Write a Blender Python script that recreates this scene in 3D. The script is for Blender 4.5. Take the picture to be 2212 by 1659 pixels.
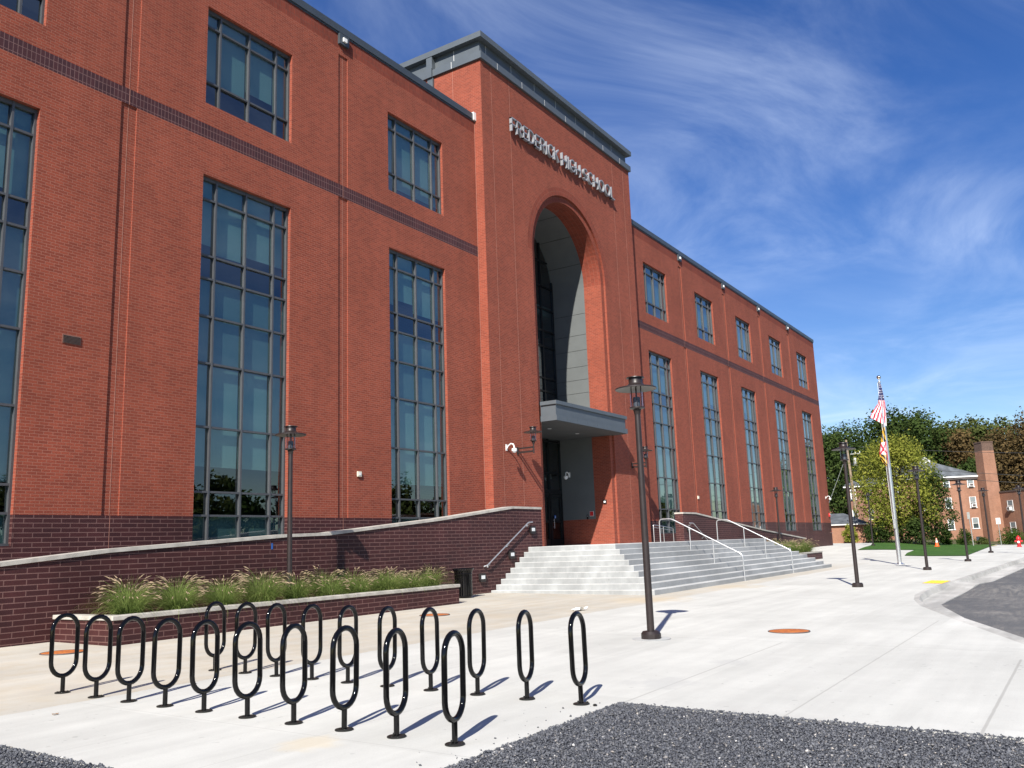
import bpy, bmesh, math, random
import numpy as np
from mathutils import Vector, Matrix
R = math.radians
random.seed(7)
rng = np.random.default_rng(7)
scene = bpy.context.scene
col = scene.collection
for o in list(bpy.data.objects): bpy.data.objects.remove(o)

# ------------------------------------------------------------------ camera
YAW, PITCH, ROLL = 0.998, 0.1829, -0.0359
cam_d = bpy.data.cameras.new('camera'); cam = bpy.data.objects.new('camera', cam_d); col.objects.link(cam)
F_ = Vector((math.sin(YAW)*math.cos(PITCH), math.cos(YAW)*math.cos(PITCH), math.sin(PITCH)))
R_ = Vector((math.cos(YAW), -math.sin(YAW), 0)); U_ = R_.cross(F_)
R2 = R_*math.cos(ROLL)+U_*math.sin(ROLL); U2 = -R_*math.sin(ROLL)+U_*math.cos(ROLL)
M = Matrix((R2, U2, -F_)).transposed().to_4x4(); M.translation = Vector((0, -18.7035, 1.6))
cam.matrix_world = M
cam_d.sensor_width = 36; cam_d.lens = 1893.6/2212*36
cam_d.clip_start = 0.05; cam_d.clip_end = 6000
scene.camera = cam

# ------------------------------------------------------------------ light
SUN_TO = Vector((-1.22, -0.43, 1.0)).normalized()      # towards the sun
sun_d = bpy.data.lights.new('sun', 'SUN'); sun = bpy.data.objects.new('sun', sun_d); col.objects.link(sun)
sun_d.energy = 5.0; sun_d.angle = R(0.53); sun_d.color = (1.0, 0.95, 0.87)
sun.rotation_euler = (-SUN_TO).to_track_quat('-Z', 'Y').to_euler()
world = bpy.data.worlds.new('World'); scene.world = world; world.use_nodes = True
wn = world.node_tree; wn.nodes.clear()

class NT:
    def __init__(s, nt): s.nt = nt
    def n(s, t, **k):
        nd = s.nt.nodes.new(t)
        for a, v in k.items():
            if a.startswith('_'): setattr(nd, a[1:], v)
        for a, v in k.items():
            if a.startswith('_'): continue
            key = int(a[1:]) if a[0] == 'i' and a[1:].isdigit() else a.replace('__', ' ')
            if isinstance(v, bpy.types.NodeSocket): s.nt.links.new(v, nd.inputs[key])
            elif v is not None: nd.inputs[key].default_value = v
        return nd
    def math(s, op, a, b=None, clamp=False):
        nd = s.nt.nodes.new('ShaderNodeMath'); nd.operation = op; nd.use_clamp = clamp
        for i, v in enumerate((a, b)):
            if v is None: continue
            if isinstance(v, bpy.types.NodeSocket): s.nt.links.new(v, nd.inputs[i])
            else: nd.inputs[i].default_value = v
        return nd.outputs[0]
    def mix(s, fac, a, b, blend='MIX'):
        nd = s.nt.nodes.new('ShaderNodeMix'); nd.data_type = 'RGBA'; nd.blend_type = blend
        for i, v in ((0, fac), (6, a), (7, b)):
            if isinstance(v, bpy.types.NodeSocket): s.nt.links.new(v, nd.inputs[i])
            elif i == 0: nd.inputs[0].default_value = v
            else: nd.inputs[i].default_value = (*v, 1) if len(v) == 3 else v
        return nd.outputs[2]
    def ramp(s, fac, stops):
        nd = s.nt.nodes.new('ShaderNodeMapRange'); nd.interpolation_type = 'SMOOTHSTEP'
        s.nt.links.new(fac, nd.inputs[0])
        for i, v in enumerate(stops): nd.inputs[i+1].default_value = v
        return nd.outputs[0]
    def noise(s, vec, scale, detail=4, rough=.55, dist=0.0):
        nd = s.n('ShaderNodeTexNoise', Scale=scale, Detail=detail, Roughness=rough, Distortion=dist)
        if vec is not None: s.nt.links.new(vec, nd.inputs['Vector'])
        return nd.outputs['Fac']

w = NT(wn)
sky = w.n('ShaderNodeTexSky'); sky.sky_type = 'NISHITA'; sky.sun_disc = False
sky.sun_elevation = math.asin(SUN_TO.z); sky.sun_rotation = math.atan2(SUN_TO.x, SUN_TO.y)
sky.altitude = 100; sky.air_density = 1.0; sky.dust_density = 0.25; sky.ozone_density = 2.2
tc = w.n('ShaderNodeTexCoord').outputs['Generated']
sep = w.n('ShaderNodeSeparateXYZ', i0=tc)
zz = w.math('MAXIMUM', sep.outputs[2], 0.03)
zz = w.math('ADD', zz, 0.10)
px = w.math('DIVIDE', sep.outputs[0], zz); py = w.math('DIVIDE', sep.outputs[1], zz)
pl = w.n('ShaderNodeCombineXYZ', i0=px, i1=py, i2=0.0).outputs[0]
mp = w.n('ShaderNodeMapping', Vector=pl, Rotation=(0, 0, R(-62)), Scale=(0.78, 1.05, 1)).outputs[0]
n1 = w.noise(mp, 1.6, 10, .60, .95)
mp2 = w.n('ShaderNodeMapping', Vector=pl, Rotation=(0, 0, R(-40)), Location=(3.1, 0.4, 0), Scale=(.8, .8, 1)).outputs[0]
n2 = w.noise(mp2, .9, 3, .5, .5)
cl = w.math('MULTIPLY', w.ramp(n1, (.34, .92, 0, 1)), w.ramp(n2, (.34, .70, .18, 1)))
low = w.ramp(sep.outputs[2], (0.02, 0.16, 0.0, 1.0))
cl = w.math('MULTIPLY', w.math('MULTIPLY', cl, low), 0.55)
hs = w.n('ShaderNodeHueSaturation', Hue=.518, Saturation=1.34, Value=1.16, Fac=1.0, Color=sky.outputs[0]).outputs[0]
skyc = w.mix(cl, hs, (9.6, 11.0, 13.4))
bg = w.n('ShaderNodeBackground', Color=skyc, Strength=0.064)
wo = w.n('ShaderNodeOutputWorld'); wn.links.new(bg.outputs[0], wo.inputs[0])
vs = scene.view_settings
vs.view_transform = 'Standard'; vs.look = 'None'; vs.exposure = 0.78; vs.gamma = 1; vs.use_curve_mapping = False

# ------------------------------------------------------------------ materials
MATS = {}
def newmat(name):
    m = bpy.data.materials.new(name); m.use_nodes = True
    nt = m.node_tree; nt.nodes.clear(); t = NT(nt)
    out = t.n('ShaderNodeOutputMaterial'); p = t.n('ShaderNodeBsdfPrincipled')
    nt.links.new(p.outputs[0], out.inputs[0]); MATS[name] = m
    return m, t, p, out
def link(t, a, b): t.nt.links.new(a, b)
def objco(t): return t.n('ShaderNodeTexCoord').outputs['Object']
def bump(t, p, h, strength, dist): 
    b = t.n('ShaderNodeBump', Height=h, Strength=strength, Distance=dist); link(t, b.outputs[0], p.inputs['Normal'])

def plain(name, c, rough=.5, metal=0.0, var=.12, vs_=6.0, spec=None, bmp=0.0):
    m, t, p, o = newmat(name)
    n = t.noise(objco(t), vs_, 4)
    k = t.ramp(n, (.3, .7, 1-var, 1+var))
    c2 = t.mix(1.0, (*c, 1), t.n('ShaderNodeCombineColor', i0=k, i1=k, i2=k).outputs[0], 'MULTIPLY')
    link(t, c2, p.inputs['Base Color']); p.inputs['Roughness'].default_value = rough; p.inputs['Metallic'].default_value = metal
    if spec is not None: p.inputs['Specular IOR Level'].default_value = spec
    if bmp: bump(t, p, n, .5, bmp)
    return m

def brick(name, ca, cb, cm, bw, rh, ms, off=.5, bump_=.006, rough=.85, weather=.12):
    m, t, p, o = newmat(name)
    uv = t.n('ShaderNodeUVMap').outputs[0]
    bt = t.n('ShaderNodeTexBrick', Vector=uv, Scale=1.0, Color1=(*ca, 1), Color2=(*cb, 1), Mortar=(*cm, 1))
    bt.offset = off; bt.offset_frequency = 2; bt.squash = 1.0
    bt.inputs['Brick Width'].default_value = bw; bt.inputs['Row Height'].default_value = rh
    bt.inputs['Mortar Size'].default_value = ms; bt.inputs['Mortar Smooth'].default_value = .15; bt.inputs['Bias'].default_value = -.1
    n = t.noise(uv, .55, 5, .6); k = t.ramp(n, (.3, .7, 1-weather, 1+weather))
    n2 = t.noise(uv, 40, 3, .6); k2 = t.ramp(n2, (.3, .7, .88, 1.12)); k = t.math('MULTIPLY', k, k2)
    stv = t.n('ShaderNodeMapping', Vector=uv, Scale=(1.6, .10, 1)).outputs[0]; k = t.math('MULTIPLY', k, t.ramp(t.noise(stv, 1.0, 5, .65), (.3, .7, .93, 1.05)))
    c2 = t.mix(1.0, bt.outputs['Color'], t.n('ShaderNodeCombineColor', i0=k, i1=k, i2=k).outputs[0], 'MULTIPLY')
    link(t, c2, p.inputs['Base Color']); p.inputs['Roughness'].default_value = rough; p.inputs['Specular IOR Level'].default_value = .25
    h = t.math('ADD', t.math('MULTIPLY', t.math('SUBTRACT', 1.0, bt.outputs['Fac']), 1.0), t.math('MULTIPLY', n2, .25))
    bump(t, p, h, .55, bump_)
    return m

brick('red_brick', (.268, .060, .033), (.190, .042, .025), (.275, .106, .072), .2032, .0677, .0075, weather=.075)
brick('red_brick_soldier', (.22, .044, .024), (.155, .033, .020), (.15, .055, .04), .0677, .2032, .0075, off=0.0)
brick('arch_brick', (.235, .046, .025), (.16, .034, .02), (.25, .10, .07), .0677, .2032, .0060, off=0.0)
brick('plum_soldier_brick', (.062, .022, .026), (.044, .018, .023), (.15, .083, .08), .1016, .2032, .008, off=0.0)
brick('plum_brick', (.056, .0175, .0175), (.039, .0135, .0145), (.155, .083, .073), .4064, .1016, .009, bump_=.004, rough=.6, weather=.2)
brick('tan_red_brick', (.235, .112, .075), (.19, .09, .06), (.25, .165, .125), .2032, .0677, .009)
brick('orange_brick', (.30, .142, .088), (.25, .118, .072), (.29, .19, .14), .2032, .0677, .009)
plain('joint_sealant', (.32, .145, .105), .8, 0, .1)
plain('window_frame', (.072, .075, .080), .4, .1, .05)
plain('light_metal_panel', (.092, .108, .122), .5, .15, .05, 2)
plain('grey_metal_panel', (.108, .117, .117), .6, .0, .05, 1.5)
plain('coping_metal', (.06, .073, .085), .45, .25, .08, 1.5)
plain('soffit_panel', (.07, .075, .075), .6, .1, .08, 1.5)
plain('letter_metal', (.28, .29, .31), .4, .2, .04)
plain('limestone_cap', (.42, .395, .35), .8, 0, .18, 3.5, .2, .002)
plain('planter_soil', (.04, .035, .02), .95, 0, .4, 12, .1, .02)
plain('bronze_paint', (.024, .017, .016), .42, .1, .15, 10)
plain('bronze_paint_inner', (.12, .115, .10), .5, 0, .05)
plain('gloss_black', (.003, .003, .0033), .07, 0, .2, 20, .32)
plain('base_plate_black', (.020, .020, .018), .45, .3, .3, 30)
plain('steel', (.60, .60, .60), .36, .8, .08, 20)
plain('aluminium_pole', (.72, .72, .74), .25, .9, .05, 6)
plain('brass_ball', (.75, .65, .5), .15, 1.0, .05)
plain('white_plastic', (.72, .72, .70), .35, 0, .04)
plain('cream_plastic', (.62, .58, .46), .5, 0, .05)
plain('frosted_lens', (.70, .72, .72), .3, 0, .03)
plain('dark_box', (.020, .016, .016), .5, .2, .2, 20)
plain('sign_red', (.52, .02, .02), .45, 0, .06)
plain('hydrant_red', (.55, .02, .025), .4, 0, .15, 8)
plain('cone_orange', (.85, .12, .02), .5, 0, .06)
plain('paper_white', (.75, .74, .70), .7, 0, .05)
plain('dry_leaf', (.20, .10, .03), .8, 0, .4, 40)
plain('tactile_yellow', (.80, .50, .04), .7, 0, .15, 20)
plain('curb_yellow', (.62, .45, .08), .7, 0, .35, 6)
plain('post_grey', (.34, .35, .34), .5, .4, .1, 8)
plain('wood_pole', (.24, .18, .12), .9, 0, .25, 4)
plain('wire_black', (.03, .03, .03), .6)
plain('slate_roof', (.10, .11, .12), .8, 0, .3, 1.2, .2)
plain('white_trim', (.70, .70, .68), .6, 0, .05)
plain('dark_trim', (.08, .065, .06), .6, 0, .1)
plain('dark_pane', (.03, .045, .055), .06, 0, .3, 1.2, .8)
plain('interior_grey', (.16, .16, .15), .8, 0, .15, .8)
plain('interior_floor', (.12, .11, .10), .8, 0, .15, .8)
plain('roller_shade_cloth', (.30, .335, .315), .85, 0, .04, 1)
plain('spandrel', (.17, .20, .205), .7, 0, .03, 1)
plain('door_frame', (.018, .02, .022), .35, .5, .1)
plain('blue_sticker', (.02, .10, .35), .5)
plain('soot_brick', (.11, .068, .05), .9, 0, .25, 6)
plain('gravel_base', (.05, .054, .065), .95, 0, .5, 60, .1, .02)
plain('vent_metal', (.20, .085, .06), .7, 0, .1)
plain('bark', (.085, .065, .05), .95, 0, .35, 5, .1, .03)
plain('plume', (.27, .205, .135), .9, 0, .3, 8, .1)
plain('flag_navy', (.02, .025, .11), .8); plain('flag_red', (.55, .02, .045), .8)
plain('flag_white', (.75, .72, .74), .8); plain('flag_black', (.015, .013, .012), .8); plain('flag_gold', (.55, .33, .03), .8)

def glass_mat(name, tint, ior, rough=0.0):
    m, t, p, o = newmat(name); t.nt.nodes.remove(p)
    tr = t.n('ShaderNodeBsdfTransparent', Color=(*tint, 1)); gl = t.n('ShaderNodeBsdfGlossy', Color=(.86, .94, 1, 1), Roughness=rough)
    geo = t.n('ShaderNodeNewGeometry')
    n = t.noise(objco(t), .5, 2)
    b = t.n('ShaderNodeBump', Height=n, Strength=.10, Distance=.05); link(t, b.outputs[0], gl.inputs['Normal'])
    lw = t.n('ShaderNodeLayerWeight', Blend=.5).outputs['Facing']
    f0 = ((ior-1)/(ior+1))**2
    fr = t.math('ADD', f0, t.math('MULTIPLY', t.math('POWER', lw, 3.3), 1-f0))
    mx = t.n('ShaderNodeMixShader', i0=fr, i1=tr.outputs[0], i2=gl.outputs[0])
    link(t, mx.outputs[0], o.inputs[0]); return m
glass_mat('tinted_glass', (.47, .66, .66), 2.15)
glass_mat('lamp_glass', (.93, .92, .95), 1.25, .02)

def concrete(name, c, var, stain, joints=(), tan=None, riser=None):
    m, t, p, o = newmat(name); oc = objco(t)
    s = t.n('ShaderNodeSeparateXYZ', i0=oc)
    n1 = t.noise(oc, .35, 6, .6); n2 = t.noise(oc, 2.2, 5, .65); n3 = t.noise(oc, 90, 2)
    mp = t.n('ShaderNodeMapping', Vector=oc, Rotation=(0, 0, R(8)), Scale=(.16, 2.2, 1)).outputs[0]
    n4 = t.noise(mp, 1.0, 5, .6)
    k = t.ramp(n1, (.3, .7, 1-var, 1+var*.6)); k = t.math('MULTIPLY', k, t.ramp(n2, (.3, .75, 1-var*.6, 1+var*.3)))
    k = t.math('MULTIPLY', k, t.ramp(n4, (.35, .7, 1-var*.9, 1+var*.5)))
    k = t.math('MULTIPLY', k, t.ramp(n3, (.3, .7, .96, 1.03)))
    cell = t.n('ShaderNodeCombineXYZ', i0=t.math('FLOOR', t.math('DIVIDE', s.outputs[0], 2.9)), i1=t.math('FLOOR', t.math('DIVIDE', t.math('ADD', s.outputs[1], .0), 1.625))).outputs[0]
    wnz = t.n('ShaderNodeTexWhiteNoise', Vector=cell).outputs['Value']
    k = t.math('MULTIPLY', k, t.ramp(wnz, (0, 1, .955, 1.025)))
    base = (*c, 1)
    if tan:
        # warm older slabs: towards the walls, with a slightly ragged boundary
        e = t.math('ADD', s.outputs[1], t.math('MULTIPLY', t.math('SUBTRACT', t.noise(oc, 1.3, 4), .5), .22))
        f1 = t.math('GREATER_THAN', e, -9.05)
        f2 = t.math('LESS_THAN', s.outputs[0], 19.6)
        dx = t.math('ADD', e, t.math('MULTIPLY', s.outputs[0], -.012)); f3 = t.ramp(dx, (-9.5, -9.15, 0, 1))
        f4 = t.ramp(s.outputs[0], (40, 52, 1, 0))
        f = t.math('MULTIPLY', t.math('MAXIMUM', t.math('MULTIPLY', f1, f2), t.math('MULTIPLY', f3, t.math('SUBTRACT', 1.0, f2))), f4)
        blot = t.ramp(n2, (.35, .7, .55, 1.0))
        base = t.mix(t.math('MULTIPLY', f, blot), base, (*tan, 1))
    spk = t.ramp(t.noise(oc, 11, 1), (.73, .77, 1.0, .80)); k = t.math('MULTIPLY', k, spk)
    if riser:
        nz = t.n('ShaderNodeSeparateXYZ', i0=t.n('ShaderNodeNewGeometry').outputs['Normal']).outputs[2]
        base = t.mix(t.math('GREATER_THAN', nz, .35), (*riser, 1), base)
    c2 = t.mix(1.0, base, t.n('ShaderNodeCombineColor', i0=k, i1=k, i2=k).outputs[0], 'MULTIPLY')
    for axis, pos, lo, hi, wd, dark in joints:
        a = s.outputs[axis]; b = s.outputs[1-axis]
        wob = t.math('MULTIPLY', t.math('SUBTRACT', t.noise(oc, 3, 2), .5), .012)
        dd = t.math('ABSOLUTE', t.math('SUBTRACT', t.math('ADD', a, wob), pos))
        mk = t.ramp(dd, (wd*.4, wd, 1, 0))
        mk = t.math('MULTIPLY', mk, t.math('MULTIPLY', t.math('GREATER_THAN', b, lo), t.math('LESS_THAN', b, hi)))
        c2 = t.mix(t.math('MULTIPLY', mk, dark*.55), c2, (.22, .21, .19, 1))
    for (x, y, r, ccol, amt) in stain:
        dx = t.math('SUBTRACT', s.outputs[0], x); dy = t.math('SUBTRACT', s.outputs[1], y)
        d = t.math('SQRT', t.math('ADD', t.math('MULTIPLY', dx, dx), t.math('MULTIPLY', dy, dy)))
        d = t.math('ADD', d, t.math('MULTIPLY', t.math('SUBTRACT', n2, .5), r*2.2))
        c2 = t.mix(t.math('MULTIPLY', t.ramp(d, (r*.3, r, 1, 0)), amt), c2, (*ccol, 1))
    link(t, c2, p.inputs['Base Color']); p.inputs['Roughness'].default_value = .85; p.inputs['Specular IOR Level'].default_value = .25
    bump(t, p, n3, .25, .004)
    return m
J = [(0, 5.86, -14.6, -9.1, .008, .55), (1, -11.2, 4.2, 20, .009, .35), (1, -12.75, 4.2, 14.1, .009, .35), (1, -9.08, 4.2, 19.6, .012, .3),
     (1, -14.47, 8.3, 14.0, .016, .8), (1, -16.1, 8.3, 18.3, .014, .75), (1, -17.72, 8.3, 13.3, .020, .8),
     (0, 14.08, -18.3, -9.1, .016, .6), (0, 11.2, -18.3, -14.4, .008, .18), (0, 19.6, -14, -9, .02, .45), (0, 25.2, -14, -8.6, .02, .4),
     (0, 31, -14, -8.3, .02, .4), (0, 37, -14, -8.3, .03, .4), (0, 43, -14, -8.3, .03, .4), (0, 50, -15, -4, .04, .4), (0, 57, -15, -4, .04, .4),
     (1, -11.0, 20, 90, .03, .4), (1, -6.2, 4.2, 23, .012, .4), (0, 13, -9, -2, .012, .35), (0, 18.1, -9, -2, .012, .35)]
ST = [(9.7, -14.35, .5, (.42, .42, .40), .55), (11.6, -14.42, .35, (.42, .42, .40), .5), (5.6, -12.9, .35, (.62, .50, .30), .35), (22, -8.6, 1.4, (.52, .42, .27), .5),
      (6.3, -8.0, .6, (.40, .36, .30), .45), (16.5, -7.4, .9, (.45, .38, .28), .4), (28, -8.9, 1.3, (.50, .42, .29), .5)]
concrete('plaza_concrete', (.545, .543, .502), .07, ST, J, tan=(.465, .418, .335))
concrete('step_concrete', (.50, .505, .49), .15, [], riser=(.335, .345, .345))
concrete('kerb_concrete', (.49, .48, .445), .20, [])

def asphalt():
    m, t, p, o = newmat('asphalt'); oc = objco(t)
    n1 = t.noise(oc, 70, 3); n2 = t.noise(oc, .5, 5, .65, .6)
    mp = t.n('ShaderNodeMapping', Vector=oc, Rotation=(0, 0, R(20)), Scale=(.5, 3, 1)).outputs[0]; n3 = t.noise(mp, .8, 5, .7, 1.5)
    c = t.mix(t.ramp(n1, (.3, .7, 0, 1)), (.055, .057, .06), (.125, .125, .125))
    dust = t.math('MULTIPLY', t.ramp(n2, (.36, .68, 0, 1)), t.ramp(n3, (.36, .70, 0, 1)))
    c = t.mix(t.math('MULTIPLY', dust, .75), c, (.27, .25, .22))
    link(t, c, p.inputs['Base Color']); p.inputs['Roughness'].default_value = .9; bump(t, p, n1, .4, .01)
asphalt()
def gravel_stone():
    m, t, p, o = newmat('gravel_stone'); g = t.n('ShaderNodeNewGeometry').outputs['Random Per Island']
    v = t.n('ShaderNodeValToRGB', Fac=g); e = v.color_ramp.elements
    e[0].position = 0; e[0].color = (.040, .043, .051, 1); e[1].position = 1; e[1].color = (.55, .54, .52, 1)
    for ps, c in ((.45, (.084, .089, .103, 1)), (.85, (.135, .14, .153, 1)), (.97, (.17, .17, .175, 1)), (.99, (.30, .27, .24, 1))):
        a = e.new(ps); a.color = c
    link(t, v.outputs[0], p.inputs['Base Color']); p.inputs['Roughness'].default_value = .75; p.inputs['Specular IOR Level'].default_value = .3
gravel_stone()
def grassy(name, a, b, sc):
    m, t, p, o = newmat(name); oc = objco(t)
    n = t.noise(oc, sc, 6, .65); n2 = t.noise(oc, sc*14, 3, .7)
    c = t.mix(t.ramp(n, (.3, .7, 0, 1)), a, b); k = t.ramp(n2, (.3, .7, .7, 1.3))
    c = t.mix(1.0, c, t.n('ShaderNodeCombineColor', i0=k, i1=k, i2=k).outputs[0], 'MULTIPLY')
    link(t, c, p.inputs['Base Color']); p.inputs['Roughness'].default_value = .9; p.inputs['Specular IOR Level'].default_value = .1
    bump(t, p, n2, .6, .04)
grassy('lawn_grass', (.035, .085, .018), (.060, .125, .028), .5)
grassy('rough_ground', (.075, .085, .035), (.12, .105, .06), .08)
def rust():
    m, t, p, o = newmat('rusty_iron'); oc = objco(t)
    n = t.noise(oc, 14, 5, .7); ch = t.n('ShaderNodeTexChecker', Vector=oc, Scale=26.0)
    c = t.mix(t.ramp(n, (.35, .65, 0, 1)), (.62, .19, .025), (.36, .09, .02)); c = t.mix(t.math('MULTIPLY', ch.outputs['Fac'], .45), c, (.24, .07, .02)); link(t, c, p.inputs['Base Color'])
    p.inputs['Roughness'].default_value = .85; bump(t, p, ch.outputs['Fac'], .6, .01)
rust()
def leafmat(name, cols, sc, trans=.25):
    m, t, p, o = newmat(name); oc = objco(t)
    g = t.n('ShaderNodeNewGeometry').outputs['Random Per Island']; n = t.noise(oc, sc, 3)
    f = t.math('ADD', t.math('MULTIPLY', g, .55), t.math('MULTIPLY', t.ramp(n, (.3, .7, 0, 1)), .45))
    v = t.n('ShaderNodeValToRGB', Fac=f); e = v.color_ramp.elements
    e[0].color = (*cols[0], 1); e[1].color = (*cols[-1], 1)
    for i, c in enumerate(cols[1:-1]): a = e.new((i+1)/(len(cols)-1)); a.color = (*c, 1)
    t.nt.nodes.remove(p)
    d = t.n('ShaderNodeBsdfDiffuse', Color=v.outputs[0]); tl = t.n('ShaderNodeBsdfTranslucent', Color=v.outputs[0])
    mx = t.n('ShaderNodeMixShader', i0=trans, i1=d.outputs[0], i2=tl.outputs[0]); link(t, mx.outputs[0], o.inputs[0])
leafmat('leaf_dark', [(.021, .037, .012), (.044, .070, .020), (.078, .106, .030)], .35)
leafmat('leaf_mid', [(.036, .050, .018), (.078, .098, .030), (.125, .138, .042)], .35)
leafmat('leaf_brown', [(.050, .045, .022), (.115, .080, .036), (.17, .115, .05)], .3)
leafmat('leaf_yellow', [(.09, .12, .02), (.23, .25, .045), (.38, .37, .075)], .5, .4)
leafmat('leaf_box', [(.018, .040, .010), (.045, .085, .016), (.07, .13, .024)], .9)
leafmat('blade', [(.12, .18, .045), (.19, .26, .07), (.32, .33, .13)], 2.5, .45)

# ------------------------------------------------------------------ mesh helpers
class MB:
    def __init__(s): s.v = []; s.f = []; s.u = []; s.m = []
    def quad(s, a, b, c, d, mi=0, uv=None):
        i = len(s.v); s.v += [tuple(a), tuple(b), tuple(c), tuple(d)]; s.f.append((i, i+1, i+2, i+3)); s.u.append(uv); s.m.append(mi)
    def poly(s, pts, mi=0, uv=None):
        i = len(s.v); s.v += [tuple(q) for q in pts]; s.f.append(tuple(range(i, i+len(pts)))); s.u.append(uv); s.m.append(mi)
    def box(s, x0, x1, y0, y1, z0, z1, mi=0):
        i = len(s.v)
        s.v += [(x0,y0,z0),(x1,y0,z0),(x1,y1,z0),(x0,y1,z0),(x0,y0,z1),(x1,y0,z1),(x1,y1,z1),(x0,y1,z1)]
        for f in ((3,2,1,0),(4,5,6,7),(0,1,5,4),(1,2,6,5),(2,3,7,6),(3,0,4,7)): s.f.append(tuple(i+k for k in f)); s.u.append(None); s.m.append(mi)
    def prism(s, pts, y0, y1, mi=0):          # polygon in x,z (ccw seen from -y) extruded in y
        n = len(pts); s.poly([(x, y0, z) for x, z in pts], mi); s.poly([(x, y1, z) for x, z in reversed(pts)], mi)
        for i in range(n):
            (xa, za), (xb, zb) = pts[i], pts[(i+1) % n]
            s.quad((xa, y0, za), (xa, y1, za), (xb, y1, zb), (xb, y0, zb), mi)
    def prism_z(s, pts, z0, z1, mi=0):        # polygon in x,y extruded in z
        n = len(pts); s.poly([(x, y, z1) for x, y in pts], mi); s.poly([(x, y, z0) for x, y in reversed(pts)], mi)
        for i in range(n):
            (xa, ya), (xb, yb) = pts[i], pts[(i+1) % n]
            s.quad((xa, ya, z0), (xb, yb, z0), (xb, yb, z1), (xa, ya, z1), mi)
    def tube(s, pts, r, n=10, closed=False, mi=0, caps=True):
        P = [Vector(q) for q in pts]; m = len(P); rs = r if isinstance(r, (list, tuple)) else [r]*m
        i0 = len(s.v); up = None
        for k in range(m):
            if closed: t = (P[(k+1) % m]-P[k-1]).normalized()
            else: t = (P[min(k+1, m-1)]-P[max(k-1, 0)]).normalized()
            if up is None:
                up = t.cross(Vector((0, 0, 1)) if abs(t.z) < .9 else Vector((1, 0, 0))).normalized()
            up = (up - t*up.dot(t)).normalized(); bi = t.cross(up)
            for j in range(n):
                a = 2*math.pi*j/n; q = P[k]+(up*math.cos(a)+bi*math.sin(a))*rs[k]; s.v.append(tuple(q))
        for k in range(m if closed else m-1):
            for j in range(n):
                a = i0+k*n+j; b = i0+k*n+(j+1) % n; c = i0+((k+1) % m)*n+(j+1) % n; d = i0+((k+1) % m)*n+j
                s.f.append((a, b, c, d)); s.u.append(None); s.m.append(mi)
        if caps and not closed:
            s.f.append(tuple(i0+j for j in reversed(range(n)))); s.u.append(None); s.m.append(mi)
            s.f.append(tuple(i0+(m-1)*n+j for j in range(n))); s.u.append(None); s.m.append(mi)
    def lathe(s, prof, n=20, c=(0, 0, 0), mi=0, cap0=True, cap1=True, ph=0.0):
        i0 = len(s.v)
        for r, z in prof:
            for j in range(n):
                a = 2*math.pi*j/n+ph; s.v.append((c[0]+r*math.cos(a), c[1]+r*math.sin(a), c[2]+z))
        for k in range(len(prof)-1):
            for j in range(n):
                s.f.append((i0+k*n+j, i0+k*n+(j+1) % n, i0+(k+1)*n+(j+1) % n, i0+(k+1)*n+j)); s.u.append(None); s.m.append(mi)
        if cap0: s.f.append(tuple(i0+j for j in reversed(range(n)))); s.u.append(None); s.m.append(mi)
        if cap1: s.f.append(tuple(i0+(len(prof)-1)*n+j for j in range(n))); s.u.append(None); s.m.append(mi)
    def build(s, name, mats, parent=None, smooth=0, loc=None):
        me = bpy.data.meshes.new(name); me.from_pydata(s.v, [], s.f)
        if isinstance(mats, str): mats = [mats]
        for m in mats: me.materials.append(MATS[m])
        uvl = me.uv_layers.new(name='UVMap'); co = s.v; data = np.zeros((len(me.loops), 2), dtype=np.float32)
        for pi, p in enumerate(me.polygons):
            p.material_index = s.m[pi]
            if smooth: p.use_smooth = True
            uv = s.u[pi]
            if uv is None:
                nx, ny, nz = p.normal
                if abs(nz) > .75:
                    for li in p.loop_indices: v = co[me.loops[li].vertex_index]; data[li] = (v[0], v[1])
                else:
                    l = math.hypot(nx, ny); tx, ty = -ny/l, nx/l
                    if abs(tx) > abs(ty) and tx < 0 or abs(ty) >= abs(tx) and ty < 0: tx, ty = -tx, -ty
                    for li in p.loop_indices: v = co[me.loops[li].vertex_index]; data[li] = (v[0]*tx+v[1]*ty, v[2])
            else:
                for k, li in enumerate(p.loop_indices): data[li] = uv[k]
        uvl.data.foreach_set('uv', data.ravel())
        if smooth: 
            try: me.set_sharp_from_angle(angle=R(smooth))
            except Exception: pass
        me.update(); o = bpy.data.objects.new(name, me); col.objects.link(o)
        if parent: o.parent = parent
        if loc: o.location = loc
        return o
def np_mesh(name, verts, faces, mat, parent=None, nper=4):
    me = bpy.data.meshes.new(name); nv = len(verts); nf = len(faces)
    me.vertices.add(nv); me.vertices.foreach_set('co', np.asarray(verts, dtype=np.float32).ravel())
    me.loops.add(nf*nper); me.loops.foreach_set('vertex_index', np.asarray(faces, dtype=np.int32).ravel())
    me.polygons.add(nf); me.polygons.foreach_set('loop_start', np.arange(0, nf*nper, nper, dtype=np.int32))
    me.polygons.foreach_set('loop_total', np.full(nf, nper, dtype=np.int32))
    me.materials.append(MATS[mat]); me.update(calc_edges=True); me.validate()
    o = bpy.data.objects.new(name, me); col.objects.link(o)
    if parent: o.parent = parent
    return o
def tag(o, label, cat, group=None, kind=None):
    if label: o['label'] = label
    if cat: o['category'] = cat
    if group: o['group'] = group
    if kind: o['kind'] = kind
    return o
def thing(name, loc, label, cat, group=None, rz=0):
    o = bpy.data.objects.new(name, None); col.objects.link(o); o.location = loc; o.rotation_euler = (0, 0, rz); o.empty_display_size = .2
    return tag(o, label, cat, group)
def copy_tree(o, parent=None):
    c = o.copy(); col.objects.link(c); c.parent = parent
    for ch in list(o.children): copy_tree(ch, c)
    return c
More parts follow.
